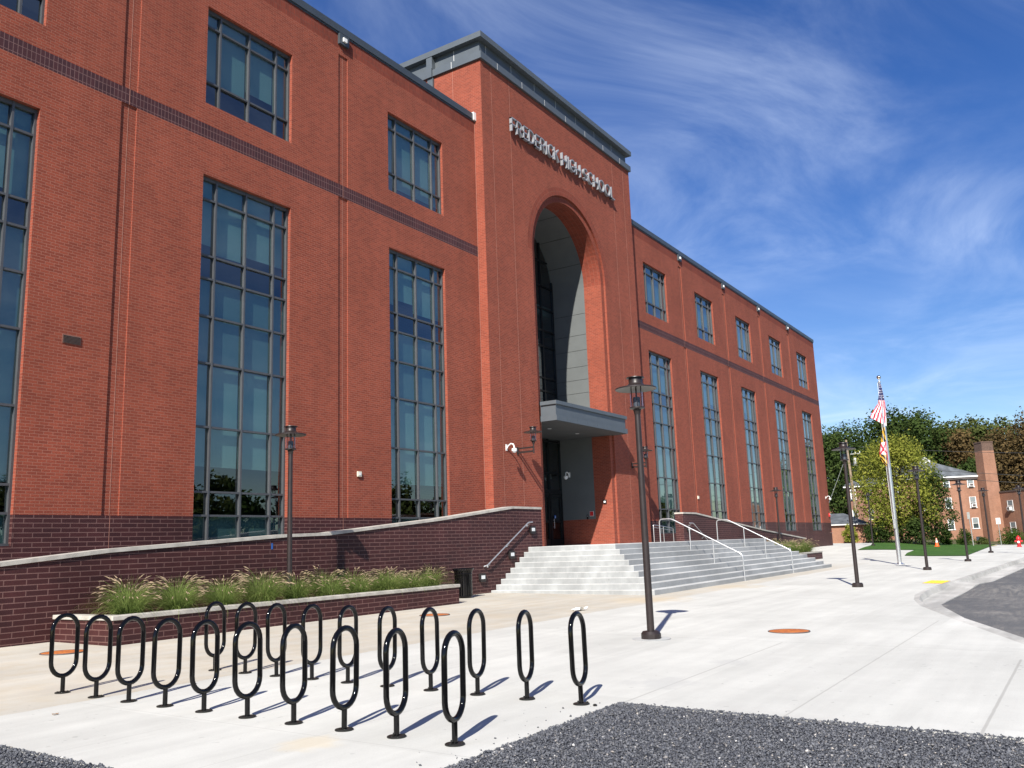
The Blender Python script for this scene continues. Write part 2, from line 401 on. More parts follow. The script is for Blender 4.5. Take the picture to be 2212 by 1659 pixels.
def ss(a, b, x): t = min(max((x-a)/(b-a), 0), 1); return t*t*(3-2*t)
def g(x, y): return .0145*(min(max(y, -24), 3)+14)+.5*ss(56, 76, x)*ss(-9, -1, y)
def lerp_poly(P, x):
    if x <= P[0][0]: return P[0][1]
    for (xa, ya), (xb, yb) in zip(P, P[1:]):
        if x <= xb: return ya+(yb-ya)*(x-xa)/(xb-xa)
    return P[-1][1]
def sheet(mb, xs, lo, hi, nr, zf, mi=0):
    for xa, xb in zip(xs, xs[1:]):
        e = 1e-4*(xb-xa)
        for k in range(nr):
            def pt(x, f):
                y = lo(x)+(hi(x)-lo(x))*f; return (x, y, zf(x, y))
            f0, f1 = k/nr, (k+1)/nr
            mb.quad(pt(xa+e*0, f0), pt(xb, f0), pt(xb, f1), pt(xa, f1), mi)

# ------------------------------------------------------------------ ground, road, kerb
KB = [(13.0, -18.5), (15.0, -17.66), (18.7, -16.31), (21.8, -15.25), (23.6, -14.85), (25.2, -14.62), (27.6, -14.5), (32, -14.62), (36, -14.75), (57, -15.25), (100, -16.2)]
KA = [(13.45, -18.75), (15.6, -17.8), (19.3, -16.42), (21.9, -15.72), (23.3, -15.48), (25.2, -15.36), (27.75, -15.38), (32, -15.5), (36, -15.62), (57, -16.15), (100, -17.1)]
def xs_range(pts): 
    out = []
    for a, b, n in pts: out += [a+(b-a)*i/n for i in range(n)]
    return out+[pts[-1][1]]
mb = MB(); s_ = 3000
mb.quad((-s_, -s_, -.45), (s_, -s_, -.45), (s_, s_, -.45), (-s_, s_, -.45)); tag(mb.build('ground', 'rough_ground'), None, None, kind='structure')
mb = MB()
sheet(mb, xs_range([(4.25, 8.34, 8)]), lambda x: -14.46, lambda x: 2.0, 20, g)
sheet(mb, xs_range([(8.34, 13.0, 9)]), lambda x: -26.0, lambda x: 2.0, 28, g)
sheet(mb, xs_range([(13.0, 28, 30), (28, 56, 28), (56, 79.5, 24)]), lambda x: lerp_poly(KB, x), lambda x: 2.0, 18, g)
sheet(mb, xs_range([(79.5, 101, 14)]), lambda x: lerp_poly(KB, x), lambda x: 9.0, 22, g)
# the edge of the slab above the gravel
mb.quad((4.25, -14.46, -.12), (8.34, -14.46, -.12), (8.34, -14.46, g(8, -14.46)), (4.25, -14.46, g(4, -14.46)))
mb.quad((8.34, -26, -.3), (8.34, -26, g(8, -26)), (8.34, -14.46, g(8, -14.46)), (8.34, -14.46, -.3))
mb.quad((4.25, 2, -.2), (4.25, -14.46, -.2), (4.25, -14.46, g(4, -14.46)), (4.25, 2, g(4, 2)))
tag(mb.build('plaza', 'plaza_concrete'), None, None, kind='structure')
mb = MB()
def kh(x): return .02+.12*ss(21.5, 25.5, x)*(1-.75*ss(29.4, 30.4, x)*(1-ss(32.6, 33.8, x)))
idx = []
for i in range(len(KB)-1):
    n = 4 if i < 8 else 8
    idx += [(i, k/n) for k in range(n)]
idx.append((len(KB)-2, 1.0))
rows = []
for i, f in idx:
    bx, by = [KB[i][q]+(KB[i+1][q]-KB[i][q])*f for q in (0, 1)]; ax, ay = [KA[i][q]+(KA[i+1][q]-KA[i][q])*f for q in (0, 1)]
    L = math.hypot(ax-bx, ay-by); ux, uy = (ax-bx)/L, (ay-by)/L; h = kh(bx); z = g(bx, by)
    rows.append([(bx, by, z), (bx+ux*.14, by+uy*.14, z+.004), (bx+ux*.19, by+uy*.19, z-h), (ax, ay, z-h-.012), (ax+ux*.02, ay+uy*.02, z-h-.20)])
for ra, rb in zip(rows, rows[1:]):
    for k in range(4): mb.quad(ra[k], ra[k+1], rb[k+1], rb[k])
tag(mb.build('kerb', 'kerb_concrete'), None, None, kind='structure')
mb = MB()
sheet(mb, xs_range([(13.45, 28, 20), (28, 100, 20)]), lambda x: -60, lambda x: lerp_poly(KA, x), 6, lambda x, y: g(x, max(y, -18))-kh(x)-.020-.01*ss(-16, -30, y))
sheet(mb, [100, 140, 200, 300], lambda x: -60, lambda x: -17.1, 3, lambda x, y: -.17)
tag(mb.build('road', 'asphalt'), None, None, kind='structure')
mb = MB()
sheet(mb, xs_range([(100.5, 140, 14), (140, 420, 6)]), lambda x: -17.0, lambda x: 120.0, 30, lambda x, y: g(x, y)+.01)
sheet(mb, xs_range([(79.5, 100.5, 6)]), lambda x: 9.0, lambda x: 120.0, 10, lambda x, y: g(x, y)+.01)
tag(mb.build('far_ground', 'rough_ground'), None, None, kind='structure')
mb = MB()
LL = [(60.9, -12.0), (95.4, -10.6), (101, -10.4)]
LU = [(60.9, -11.9), (61.3, -9.6), (62.5, -8.25), (68, -7.5), (75.4, -6.88)]
zl = lambda x, y: g(x, y)+.03
sheet(mb, xs_range([(60.9, 62.5, 8), (62.5, 75.4, 12)]), lambda x: lerp_poly(LL, x), lambda x: lerp_poly(LU, x), 8, zl)
U2_ = [(69.4, -3.9), (78.7, -3.0), (101, 1.0)]
sheet(mb, xs_range([(69.4, 75.4, 8)]), lambda x: -3.9-(x-69.4)/6*2.98, lambda x: lerp_poly(U2_, x), 5, zl)
sheet(mb, xs_range([(75.4, 101, 24)]), lambda x: lerp_poly(LL, x), lambda x: lerp_poly(U2_, x), 14, zl)
tag(mb.build('lawn', 'lawn_grass'), None, None, kind='structure')
mb = MB(); sheet(mb, xs_range([(-14, 4.245, 6)]), lambda x: -30, lambda x: -6.0, 6, lambda x, y: g(x, y)-.010)
sheet(mb, xs_range([(4.245, 8.335, 4)]), lambda x: -30, lambda x: -14.465, 5, lambda x, y: g(x, y)-.010)
tag(mb.build('gravel_bed', 'gravel_base'), None, None, kind='structure')

# crushed stone, one mesh of loose stones
def stones():
    pts = []
    def area(n, x0, x1, y0, y1):
        for _ in range(n): pts.append((random.uniform(x0, x1), random.uniform(y0, y1)))
    area(80000, 4.6, 8.37, -18.6, -14.44); area(12000, 3.0, 4.28, -12.4, -9.8)
    area(3200, 4.6, 8.36, -14.52, -14.452); area(2600, 8.32, 8.40, -18.4, -14.45); area(900, 4.22, 4.285, -12.4, -9.8)
    for _ in range(70):                        # a few strays on the slab
        a = random.random()
        if a < .5: pts.append((random.uniform(5.2, 8.3), -14.45+abs(random.gauss(0, .22))))
        else: pts.append((8.35+abs(random.gauss(0, .12)), random.uniform(-18, -14.5)))
    P = np.array(pts); n = len(P)
    base = np.array([(1, 0, 0), (0, 1, 0), (-1, 0, 0), (0, -1, 0), (0, 0, 1), (0, 0, -1)], dtype=float)
    fc = np.array([(0, 1, 4), (1, 2, 4), (2, 3, 4), (3, 0, 4), (1, 0, 5), (2, 1, 5), (3, 2, 5), (0, 3, 5)])
    sz = np.clip(rng.lognormal(math.log(.0078), .45, n), .0032, .021)
    V = base[None]*(1+rng.uniform(-.45, .45, (n, 6, 3))) + rng.uniform(-.25, .25, (n, 6, 3))
    V[:, :, 2] *= .6
    a = rng.uniform(0, 2*np.pi, n); b = rng.uniform(-.9, .9, n)
    x = V[:, :, 0].copy(); z = V[:, :, 2].copy(); cb, sb = np.cos(b)[:, None], np.sin(b)[:, None]
    V[:, :, 0] = x*cb-z*sb; V[:, :, 2] = x*sb+z*cb
    x = V[:, :, 0].copy(); y = V[:, :, 1].copy(); ca, sa = np.cos(a)[:, None], np.sin(a)[:, None]
    V[:, :, 0] = x*ca-y*sa; V[:, :, 1] = x*sa+y*ca
    V *= sz[:, None, None]
    on = np.array([(q[1] > -14.46 and q[0] > 4.25) or q[0] > 8.34 for q in pts])
    gz = np.array([g(q[0], q[1]) for q in pts])
    V[:, :, 0] += P[:, 0:1]; V[:, :, 1] += P[:, 1:2]
    V[:, :, 2] += (gz+np.where(on, sz*.5, -.003+rng.uniform(-.008, .008, n)))[:, None]
    Fc = (fc[None]+(np.arange(n)*6)[:, None, None]).reshape(-1, 3)
    tag(np_mesh('gravel', V.reshape(-1, 3), Fc, 'gravel_stone', None, 3), 'loose dark blue grey crushed stone beside the concrete slab', 'gravel', kind='stuff')
stones()

# ------------------------------------------------------------------ the school
X0, XL, XR, X1 = -4.0, 26.9, 40.62, 78.6        # left end, tower left, tower right, right end
ZS, ZB0, ZB1, ZSOL, ZP0, ZP1 = 2.613, 12.74, 13.154, 17.92, 18.46, 18.71
WW = 3.094
WX = [6.632+7.5*k for k in range(3)] + [42.618+7.5*k for k in range(5)]
JX = [11.9, 19.43, 47.92, 55.42, 62.92, 70.42]
UZ = [13.77, 14.49, 16.16, 16.67]
TZ = [1.97, 2.64, 3.24, 4.91, 6.59, 7.85, 8.88, 9.51, 11.08, 11.71]
CX = [0, .53, 1.547, 2.564, WW]
school = thing('school_building', (0, 0, 0), 'three storey red brick school with tall grey windows and a projecting arched entrance tower', 'building')

def relief(xa, xb, wins, joints, parent):
    mbs = {k: MB() for k in ('red_brick', 'plum_brick', 'plum_soldier_brick', 'red_brick_soldier')}
    xs = sorted(set([xa, xb]+[v for x in wins for v in (x, x+WW)]+[v for j in joints for v in (j-.215, j+.215)]))
    zs = sorted(set([-.4, TZ[0], ZS, TZ[-1], ZB0, ZB1, UZ[0], UZ[-1], 17.69, ZSOL, ZP0]))
    RD = .035
    def dep(x, z):
        for wx in wins:
            if wx < x < wx+WW and (TZ[0] < z < TZ[-1] or UZ[0] < z < UZ[-1]): return None
        for j in joints:
            if abs(x-j) < .215 and (ZS < z < ZB0 or ZB1 < z < 17.69): return RD
        return 0.0
    def mat(z): return 'plum_brick' if z < ZS else 'plum_soldier_brick' if ZB0 < z < ZB1 else 'red_brick_soldier' if z > ZSOL else 'red_brick'
    D = {}
    for i in range(len(xs)-1):
        for k in range(len(zs)-1): D[i, k] = dep((xs[i]+xs[i+1])/2, (zs[k]+zs[k+1])/2)
    for (i, k), d in D.items():
        x0, x1, z0, z1 = xs[i], xs[i+1], zs[k], zs[k+1]; m = mbs[mat((z0+z1)/2)]
        if d is not None: m.quad((x0, d, z0), (x1, d, z0), (x1, d, z1), (x0, d, z1))
        dd = .30 if d is None else d
        for (ni, nk, a, b) in ((i+1, k, (x1, z0), (x1, z1)), (i, k+1, (x0, z1), (x1, z1))):
            e = D.get((ni, nk), 'out')
            if e == 'out': continue
            ee = .30 if e is None else e
            if abs(ee-dd) < 1e-6: continue
            if ni != i:
                q = [(x1, min(dd, ee), z0), (x1, max(dd, ee), z0), (x1, max(dd, ee), z1), (x1, min(dd, ee), z1)]
            else: q = [(x0, min(dd, ee), z1), (x1, min(dd, ee), z1), (x1, max(dd, ee), z1), (x0, max(dd, ee), z1)]
            lowerm = mbs[mat((z0+z1)/2)]
            lowerm.quad(*q)
    names = {'red_brick': 'wall', 'plum_brick': 'plinth', 'plum_soldier_brick': 'brick_band', 'red_brick_soldier': 'soldier_course'}
    return mbs, names
for xa, xb, wins, joints in ((X0, XL, WX[:3], JX[:2]), (XR, X1, WX[3:], JX[2:])):
    mbs, names = relief(xa, xb, wins, joints, school)
    wq = mbs['red_brick']
    if xb == X1:
        wq.quad((X1, 0, ZS), (X1, 16, ZS), (X1, 16, ZP0), (X1, 0, ZP0)); mbs['plum_brick'].quad((X1, 0, -.4), (X1, 16, -.4), (X1, 16, ZS), (X1, 0, ZS))
    else: wq.quad((X0, 16, -.4), (X0, 0, -.4), (X0, 0, ZP0), (X0, 16, ZP0))
    wq.quad((xb, 16, -.4), (xa, 16, -.4), (xa, 16, ZP0), (xb, 16, ZP0))
    for k, m in mbs.items(): m.build(names[k], k, school)
    c = MB(); c.box(xa-(.05 if xb == XL else -.0), xb+(.05 if xb == X1 else -.0), -.055, .40, ZP0, ZP1)
    c.box(xa, xb, -.02, 0.0-.002, ZP0-.06, ZP0-.001)
    c.build('coping', 'coping_metal', school)
    r = MB(); r.box(xa+.02, xb-.02, .41, 15.9, 17.9, 18.1); r.build('roof', 'slate_roof', school)
    s = MB()
    for z0, z1 in ((1.55, 1.9), (7.2, 7.95), (12.6, 13.4)): s.box(xa+.05, xb-.05, .42, 9.0, z0, z1)
    s.build('floor_slab', 'interior_floor', school)
    s = MB(); s.quad((xa, 9.01, 0), (xb, 9.01, 0), (xb, 9.01, 17.9), (xa, 9.01, 17.9)); s.build('interior_wall', 'interior_grey', school)
    for j in joints:
        s = MB(); s.box(j-.006, j+.006, .030, .034, ZS, ZB0-.001); s.box(j-.006, j+.006, .030, .034, ZB1+.001, 17.68); s.box(j-.005, j+.005, -.003, .004, -.3, ZS)
        s.box(j-.005, j+.005, -.003, .004, ZB0, ZB1); s.build('control_joint', 'joint_sealant', school)
mb = MB(); mb.box(XL-.16, XL-.005, -.10, .32, ZP0-.02, ZP1+.06); mb.build('coping_end', 'white_trim', school)

# windows: frame > pane, roller shade, spandrel panel
def make_window(kind, variant):
    Z = UZ if kind == 'u' else TZ
    m = MB(); y0, y1 = .105, .215
    z0, z1 = Z[0], Z[-1]
    m.box(0, .055, y0, y1, z0, z1); m.box(WW-.055, WW, y0, y1, z0, z1)
    for c in CX[1:-1]: m.box(c-.026, c+.026, y0, y1, z0+.002, z1-.002)
    ed = [0.055]+[v for c in CX[1:-1] for v in (c-.026, c+.026)]+[WW-.055]
    for a, b in zip(ed[0::2], ed[1::2]):
        for i, z in enumerate(Z):
            lo, hi = (z, z+.055) if i == 0 else (z-.10, z) if i == len(Z)-1 else (z-.026, z+.026)
            m.box(a+.0005, b-.0005, y0+.012, y1-.002, lo, hi)
    m.box(-.0, WW, .075, .104, z0-.001, z0+.05)
    wd = m.build('window', 'window_frame')
    rs = random.Random(variant*13+(5 if kind == 'u' else 0)); q = MB()
    for xa, xb in zip(CX[:-1], CX[1:]):
        for za, zb in zip(Z[:-1], Z[1:]):
            tx, tz = rs.gauss(0, .0028)*(xb-xa), rs.gauss(0, .0028)*(zb-za)
            q.quad((xa+.01, .185-tx-tz, za+.01), (xb-.01, .185+tx-tz, za+.01), (xb-.01, .185+tx+tz, zb-.01), (xa+.01, .185-tx+tz, zb-.01))
    q.build('pane', 'tinted_glass', wd)
    def shade(zt, zb):
        for a, b in zip(CX[:-1], CX[1:]):
            s = MB(); bb = zb+rs.choice((0, 0, .10, .30))
            s.box(a+.02, b-.02, .285, .289, bb, zt); s.box(a+.02, b-.02, .279, .284, bb, bb+.03); s.build('roller_shade', 'roller_shade_cloth', wd)
    if kind == 'u': shade(16.67, (14.1, 14.55, 14.55)[variant])
    else:
        shade(11.71, (9.74, 9.60, 9.55)[variant]); shade(6.55, (3.75, 3.30, 3.9)[variant])
        for a, b in ((6.59, 8.88), (1.97, 2.64)):
            s = MB(); s.box(.02, WW-.02, .245, .25, a+.02, b-.02); s.build('spandrel_panel', 'spandrel', wd)
    return wd
protos = {(k, v): make_window(k, v) for k in 'ut' for v in range(3)}
used = set()
for i, x in enumerate(WX):
    for k in 'ut':
        v = (i+1) % 3; pr = protos[k, v]
        o = pr if (k, v) not in used else copy_tree(pr)
        used.add((k, v)); o.parent = school; o.location = (x, 0, 0)

# tower
TX0, TX1, TY, TB = 26.9, 40.62, -.38, 9.0
AX, AZ, RO, RS, RI = 33.74, 13.92, 3.74, 3.36, 3.07
YI, YJ, YB, ZL = -.285, .65, 2.5, 1.55
TZT = 21.05
NA = 40
ang = [math.pi-math.pi*i/NA for i in range(NA+1)]
def arc(r, i): return (AX+r*math.cos(ang[i]), AZ+r*math.sin(ang[i]))
t = MB()
t.quad((TX0, TY, ZL-1.9), (AX-RO, TY, ZL-1.9), (AX-RO, TY, TZT), (TX0, TY, TZT))
t.quad((AX+RO, TY, ZL-1.9), (TX1, TY, ZL-1.9), (TX1, TY, TZT), (AX+RO, TY, TZT))
for i in range(NA):
    a, b = arc(RO, i), arc(RO, i+1); t.quad((a[0], TY, a[1]), (b[0], TY, b[1]), (b[0], TY, TZT), (a[0], TY, TZT))
t.quad((TX0, TB, -.4), (TX0, TY, -.4), (TX0, TY, TZT), (TX0, TB, TZT)); t.quad((TX1, TY, -.4), (TX1, TB, -.4), (TX1, TB, TZT), (TX1, TY, TZT))
t.quad((TX1, TB, 16), (TX0, TB, 16), (TX0, TB, TZT), (TX1, TB, TZT))
t.build('tower_wall', 'red_brick', school)
a_ = MB()
for i in range(NA):
    p0, p1, q0, q1 = arc(RO, i), arc(RO, i+1), arc(RS, i), arc(RS, i+1); u0, u1 = i*math.pi*3.5/NA, (i+1)*math.pi*3.5/NA
    a_.quad((q0[0], TY-.002, q0[1]), (q1[0], TY-.002, q1[1]), (p1[0], TY-.002, p1[1]), (p0[0], TY-.002, p0[1]), 0, [(u0, 0), (u1, 0), (u1, .406), (u0, .406)])
for sx in (-1, 1):
    xa, xb = sorted((AX+sx*RO, AX+sx*RS)); a_.quad((xa, TY-.002, ZL-.5), (xb, TY-.002, ZL-.5), (xb, TY-.002, AZ), (xa, TY-.002, AZ), 1)
a_.build('arch_surround', ['arch_brick', 'red_brick'], school)
a_ = MB()
for i in range(NA):
    u0, u1 = i*math.pi*3.2/NA, (i+1)*math.pi*3.2/NA
    for (ra, ya, rb, yb, w_) in ((RS, TY-.002, RS, YI, .1), (RS, YI, RI, YI, .29), (RI, YI, RI, YJ, .93)):
        p0, p1, q0, q1 = arc(ra, i), arc(ra, i+1), arc(rb, i), arc(rb, i+1)
        a_.quad((q0[0], yb, q0[1]), (q1[0], yb, q1[1]), (p1[0], ya, p1[1]), (p0[0], ya, p0[1]), 0 if w_ < .5 else 0, [(u0, 0), (u1, 0), (u1, w_), (u0, w_)])
for sx in (-1, 1):
    for (ra, ya, rb, yb) in ((RS, TY-.002, RS, YI), (RS, YI, RI, YI), (RI, YI, RI, YJ)):
        a_.quad((AX+sx*ra, ya, ZL-.5), (AX+sx*rb, yb, ZL-.5), (AX+sx*rb, yb, AZ), (AX+sx*ra, ya, AZ), 1)
a_.build('arch_jamb', ['arch_brick', 'red_brick'], school)
v_ = MB()
for i in range(NA):
    p0, p1 = arc(RI-.002, i), arc(RI-.002, i+1); v_.quad((p0[0], YB, p0[1]), (p1[0], YB, p1[1]), (p1[0], YJ, p1[1]), (p0[0], YJ, p0[1]))
for sx in (-1, 1):
    x = AX+sx*(RI-.002); v_.quad((x, YJ, 2.72), (x, YB, 2.72), (x, YB, AZ), (x, YJ, AZ))
v_.build('vault_panels', 'grey_metal_panel', school)
for sx in (-1, 1):
    v_ = MB(); x = AX+sx*(RI-.001); v_.quad((x, YJ, ZL-.5), (x, YB, ZL-.5), (x, YB, 2.72), (x, YJ, 2.72)); v_.build('vestibule_wainscot', 'red_brick', school)
v_ = MB()
for z in (12.65, 11.6, 10.84, 10.04, 9.39, 8.74, 7.6):
    for sx in (-1, 1):
        x0, x1 = sorted((AX+sx*(RI-.004), AX+sx*(RI-.009))); v_.box(x0, x1, YJ+.01, YB, z-.006, z+.006)
for i in (5, 11, 17, 23, 29, 35):
    p = arc(RI-.006, i); v_.box(p[0]-.008, p[0]+.008, YJ+.01, YB, p[1]-.006, p[1]+.006)
v_.build('panel_seam', 'dark_box', school)
# glazing at the back of the recess
cw = MB(); yb = YB-.10; xa, xb = AX-RI+.01, AX+RI-.01
vx = [xa+.04, 31.9, 33.05, 34.45, 35.65, xb-.05]
def hz_at(x): return AZ+math.sqrt(max(RI**2-(x-AX)**2, 0))-.02
for x in vx: cw.box(x-.035, x+.035, yb, YB, 6.85, hz_at(x))
for z in (8.85, 9.5, 11.07, 11.87, 12.97, 14.13, 15.4):
    hw = math.sqrt(max(RI**2-max(z-AZ, 0)**2, 0))-.03
    ev = [AX-hw]+[x for x in vx if AX-hw < x < AX+hw]+[AX+hw]
    for p, q in zip(ev, ev[1:]):
        if q-p > .1: cw.box(p+.036, q-.036, yb+.004, YB, z-.035, z+.035)
cw.build('curtain_wall', 'door_frame', school)
gq = MB(); gq.poly([(xa, YB-.03, 6.85), (xb, YB-.03, 6.85)]+[(arc(RI-.02, i)[0], YB-.03, arc(RI-.02, i)[1]) for i in range(NA, -1, -1)]); gq.build('curtain_glass', 'tinted_glass', school)
gq = MB(); gq.quad((xa, YB-.03, ZL+.05), (xb, YB-.03, ZL+.05), (xb, YB-.03, 6.5), (xa, YB-.03, 6.5)); gq.build('entrance_glass', 'tinted_glass', school)
fr = MB()
dx_ = [xa+.05, 31.9, 33.1, 34.3, 35.69, 36.88-.06]
for x in dx_: fr.box(x-.04, x+.04, YB-.11, YB, ZL, 6.55)
for z, h in ((4.93, .035), (4.05, .10), (6.45, .05)):
    for p, q in zip(dx_, dx_[1:]): fr.box(p+.041, q-.041, YB-.105, YB-.001, z-h, z+h)
fr.build('entrance_frame', 'door_frame', school)
for p, q in zip(dx_, dx_[1:]):
    d = MB(); x0, x1 = p+.05, q-.05; ya, yb2 = YB-.085, YB-.04
    d.box(x0, x0+.12, ya, yb2, ZL+.02, 3.94); d.box(x1-.12, x1, ya, yb2, ZL+.02, 3.94); d.box(x0+.121, x1-.121, ya, yb2, ZL+.02, ZL+.30); d.box(x0+.121, x1-.121, ya, yb2, 3.80, 3.94)
    d.box(x0+.121, x1-.121, ya+.002, yb2, 2.62, 2.72)
    dr = d.build('door', 'door_frame', school)
    h = MB(); h.tube([(x0+.15, ya-.06, 2.35), (x0+.15, ya-.06, 2.80)], .014, 8); h.tube([(x0+.15, ya, 2.42), (x0+.15, ya-.06, 2.42)], .01, 6); h.tube([(x0+.15, ya, 2.73), (x0+.15, ya-.06, 2.73)], .01, 6)
    h.build('handle', 'steel', dr)
st_ = MB(); st_.box(36.01, 36.16, YB-.092, YB-.087, 2.82, 2.96); stk = st_.build('door_sticker', 'blue_sticker', school)
st_ = MB(); st_.lathe([(.028, 0), (.028, .002)], 10, (0, 0, 0)); 
st_ = MB(); c0 = (36.085, YB-.0935, 2.875)
st_.tube([(c0[0]+.03*math.cos(k*.5), c0[1], c0[2]-.015+.03*math.sin(k*.5)) for k in range(5, 12)], .005, 5); st_.tube([(c0[0]-.008, c0[1], c0[2]+.03), (c0[0]-.004, c0[1], c0[2]), (c0[0]+.03, c0[1], c0[2]), (c0[0]+.04, c0[1], c0[2]-.03)], .005, 5)
st_.tube([(c0[0]-.008, c0[1], c0[2]+.045), (c0[0]-.008, c0[1], c0[2]+.055)], .008, 6); st_.build('wheelchair_symbol', 'white_plastic', stk)
bk = MB(); bk.quad((XL+.1, 8.9, 0), (XR-.1, 8.9, 0), (XR-.1, 8.9, 20), (XL+.1, 8.9, 20)); bk.box(XL+.1, XR-.1, YB+.3, 8.8, 1.2, 1.54); bk.box(XL+.1, XR-.1, YB+.3, 8.8, 6.6, 7.3); bk.box(XL+.1, XR-.1, YB+.3, 8.8, 12.8, 13.3)
bk.build('lobby_interior', 'interior_grey', school)
# cornice (crown, frieze, lower band) all round the tower top
def ring_box(m, p, z0, z1): m.box(TX0-p, TX1+p, TY-p, TB+p, z0, z1)
cn = MB(); ring_box(cn, .16, 21.955, 22.20); cn.build('cornice_crown', 'light_metal_panel', school)
cn = MB(); ring_box(cn, -.09, 21.20, 21.954); cn.build('cornice_frieze', 'light_metal_panel', school)
cn = MB(); ring_box(cn, .105, 21.055, 21.355); cn.build('cornice_band', 'light_metal_panel', school)
cn = MB()
for x in (28.0, 29.9, 31.8, 33.7, 35.6, 37.5, 39.4): cn.box(x-.008, x+.008, TY-.108, TY-.1051, 21.06, 21.35); cn.box(x-.55, x-.534, TY+.087, TY+.0899, 21.37, 21.94)
for y in (1.0,): cn.box(TX0-.108, TX0-.1051, y-.01, y+.01, 21.06, 21.35); cn.box(TX0+.087, TX0+.0899, y-.01, y+.01, 21.37, 21.94)
cn.build('cornice_seam', 'white_trim', school)
dn = MB(); dn.box(TX0-.19, TX0-.108, 1.98, 2.28, 21.0, 21.40); dn.box(TX0-.14, TX0+.088, 1.98, 2.28, 21.40, 21.94); dn.box(TX0-.11, TX0-.002, 1.98, 2.26, 18.1, 21.0); dn.build('downpipe', 'light_metal_panel', school)
for a in [(x-.006, x+.006, TY-.004, TY+.002, 1.6, 21.05) for x in (27.64, 29.0, 38.6, 39.85)]+[(TX0-.004, TX0+.002, 1.02, 1.035, 18, 21.05), (TX0-.02, TX0+.02, -.012, -.002, 3, 18.4)]:
    jt = MB(); jt.box(*a); jt.build('control_joint', 'joint_sealant', school)
# canopy
KX0, KX1, KY = 30.47, 37.02, -1.15
cp = MB()
for p, z0, z1 in ((0, 7.23, 7.38), (-.07, 6.785, 7.228), (0, 6.56, 6.783)):
    cp.box(KX0-p, KX1+p, KY-p, TY-.003, z0, z1)
    cp.box(AX-RI+.006, AX+RI-.006, TY-.002, YB-.12, z0, z1)
canopy = cp.build('canopy', 'light_metal_panel', school)
cp = MB()
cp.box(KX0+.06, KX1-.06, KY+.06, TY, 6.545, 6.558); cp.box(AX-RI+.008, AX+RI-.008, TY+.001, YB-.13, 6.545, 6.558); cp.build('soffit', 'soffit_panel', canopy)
for x in (32.48, 34.96):
    d = MB(); d.lathe([(.09, 0), (.09, .01)], 16, (x, .40, 6.533)); d.build('downlight', 'frosted_lens', canopy)
cp = MB()
for x in (31.3, 32.2, 33.1, 34.0, 34.9, 35.8, 36.7): cp.box(x-.005, x+.005, KY-.003, KY-.0005, 6.57, 6.775); cp.box(x-.35, x-.34, KY-.003, KY-.0005, 7.24, 7.37)
cp.build('canopy_seam', 'coping_metal', canopy)
def part_box(name, x0, x1, y0, y1, z0, z1, mat, parent=school):
    m = MB(); m.box(x0, x1, y0, y1, z0, z1); return m.build(name, mat, parent)
vent = MB(); vent.box(10.54, 10.98, -.012, -.001, 6.42, 6.62); vt = vent.build('wall_vent', 'vent_metal', school)
vent = MB()
for k in range(6): vent.quad((10.56, -.013, 6.435+k*.03), (10.96, -.013, 6.435+k*.03), (10.96, -.030, 6.445+k*.03), (10.56, -.030, 6.445+k*.03)); vent.quad((10.56, -.030, 6.445+k*.03), (10.96, -.030, 6.445+k*.03), (10.96, -.013, 6.455+k*.03), (10.56, -.013, 6.455+k*.03))
vent.build('louvre', 'dark_trim', vt)

# raised letters
def arcpts(cx, cy, rx, ry, a0, a1, n): return [(cx+rx*math.cos(R(a0+(a1-a0)*i/n)), cy+ry*math.sin(R(a0+(a1-a0)*i/n))) for i in range(n+1)]
def strokes(ch, w_, h):
    S = {'F': [[(0, 0), (0, h)], [(0, h), (w_, h)], [(0, .5*h), (w_*.85, .5*h)]],
         'E': [[(0, 0), (0, h)], [(0, h), (w_, h)], [(0, .48*h), (w_*.85, .48*h)], [(0, 0), (w_, 0)]],
         'L': [[(0, h), (0, 0)], [(0, 0), (w_, 0)]], 'I': [[(0, 0), (0, h)]],
         'H': [[(0, 0), (0, h)], [(w_, 0), (w_, h)], [(0, .45*h), (w_, .45*h)]],
         'K': [[(0, 0), (0, h)], [(w_, h), (0.03, .42*h)], [(w_*.25, .58*h), (w_, 0)]],
         'D': [[(0, 0), (0, h)], [(0, h)]+arcpts(w_*.3, h/2, w_*.7, h/2, 90, -90, 14)+[(0, 0)]],
         'R': [[(0, 0), (0, h)], [(0, h)]+arcpts(w_*.45, h*.72, w_*.55, h*.28, 90, -90, 10)+[(0, h*.44)], [(w_*.4, h*.44), (w_, 0)]],
         'O': [arcpts(w_/2, h/2, w_/2, h/2, 0, 360, 28)], 'C': [arcpts(w_*.55, h/2, w_*.55, h/2, 45, 315, 22)],
         'G': [arcpts(w_*.52, h/2, w_*.52, h/2, 45, 340, 22)+[(w_, h*.42), (w_*.5, h*.42)]],
         'S': [arcpts(w_/2, h*.74, w_*.46, h*.26, 30, 270, 14)+arcpts(w_/2, h*.24, w_*.5, h*.24, 90, -150, 14)[1:]]}
    return S[ch]
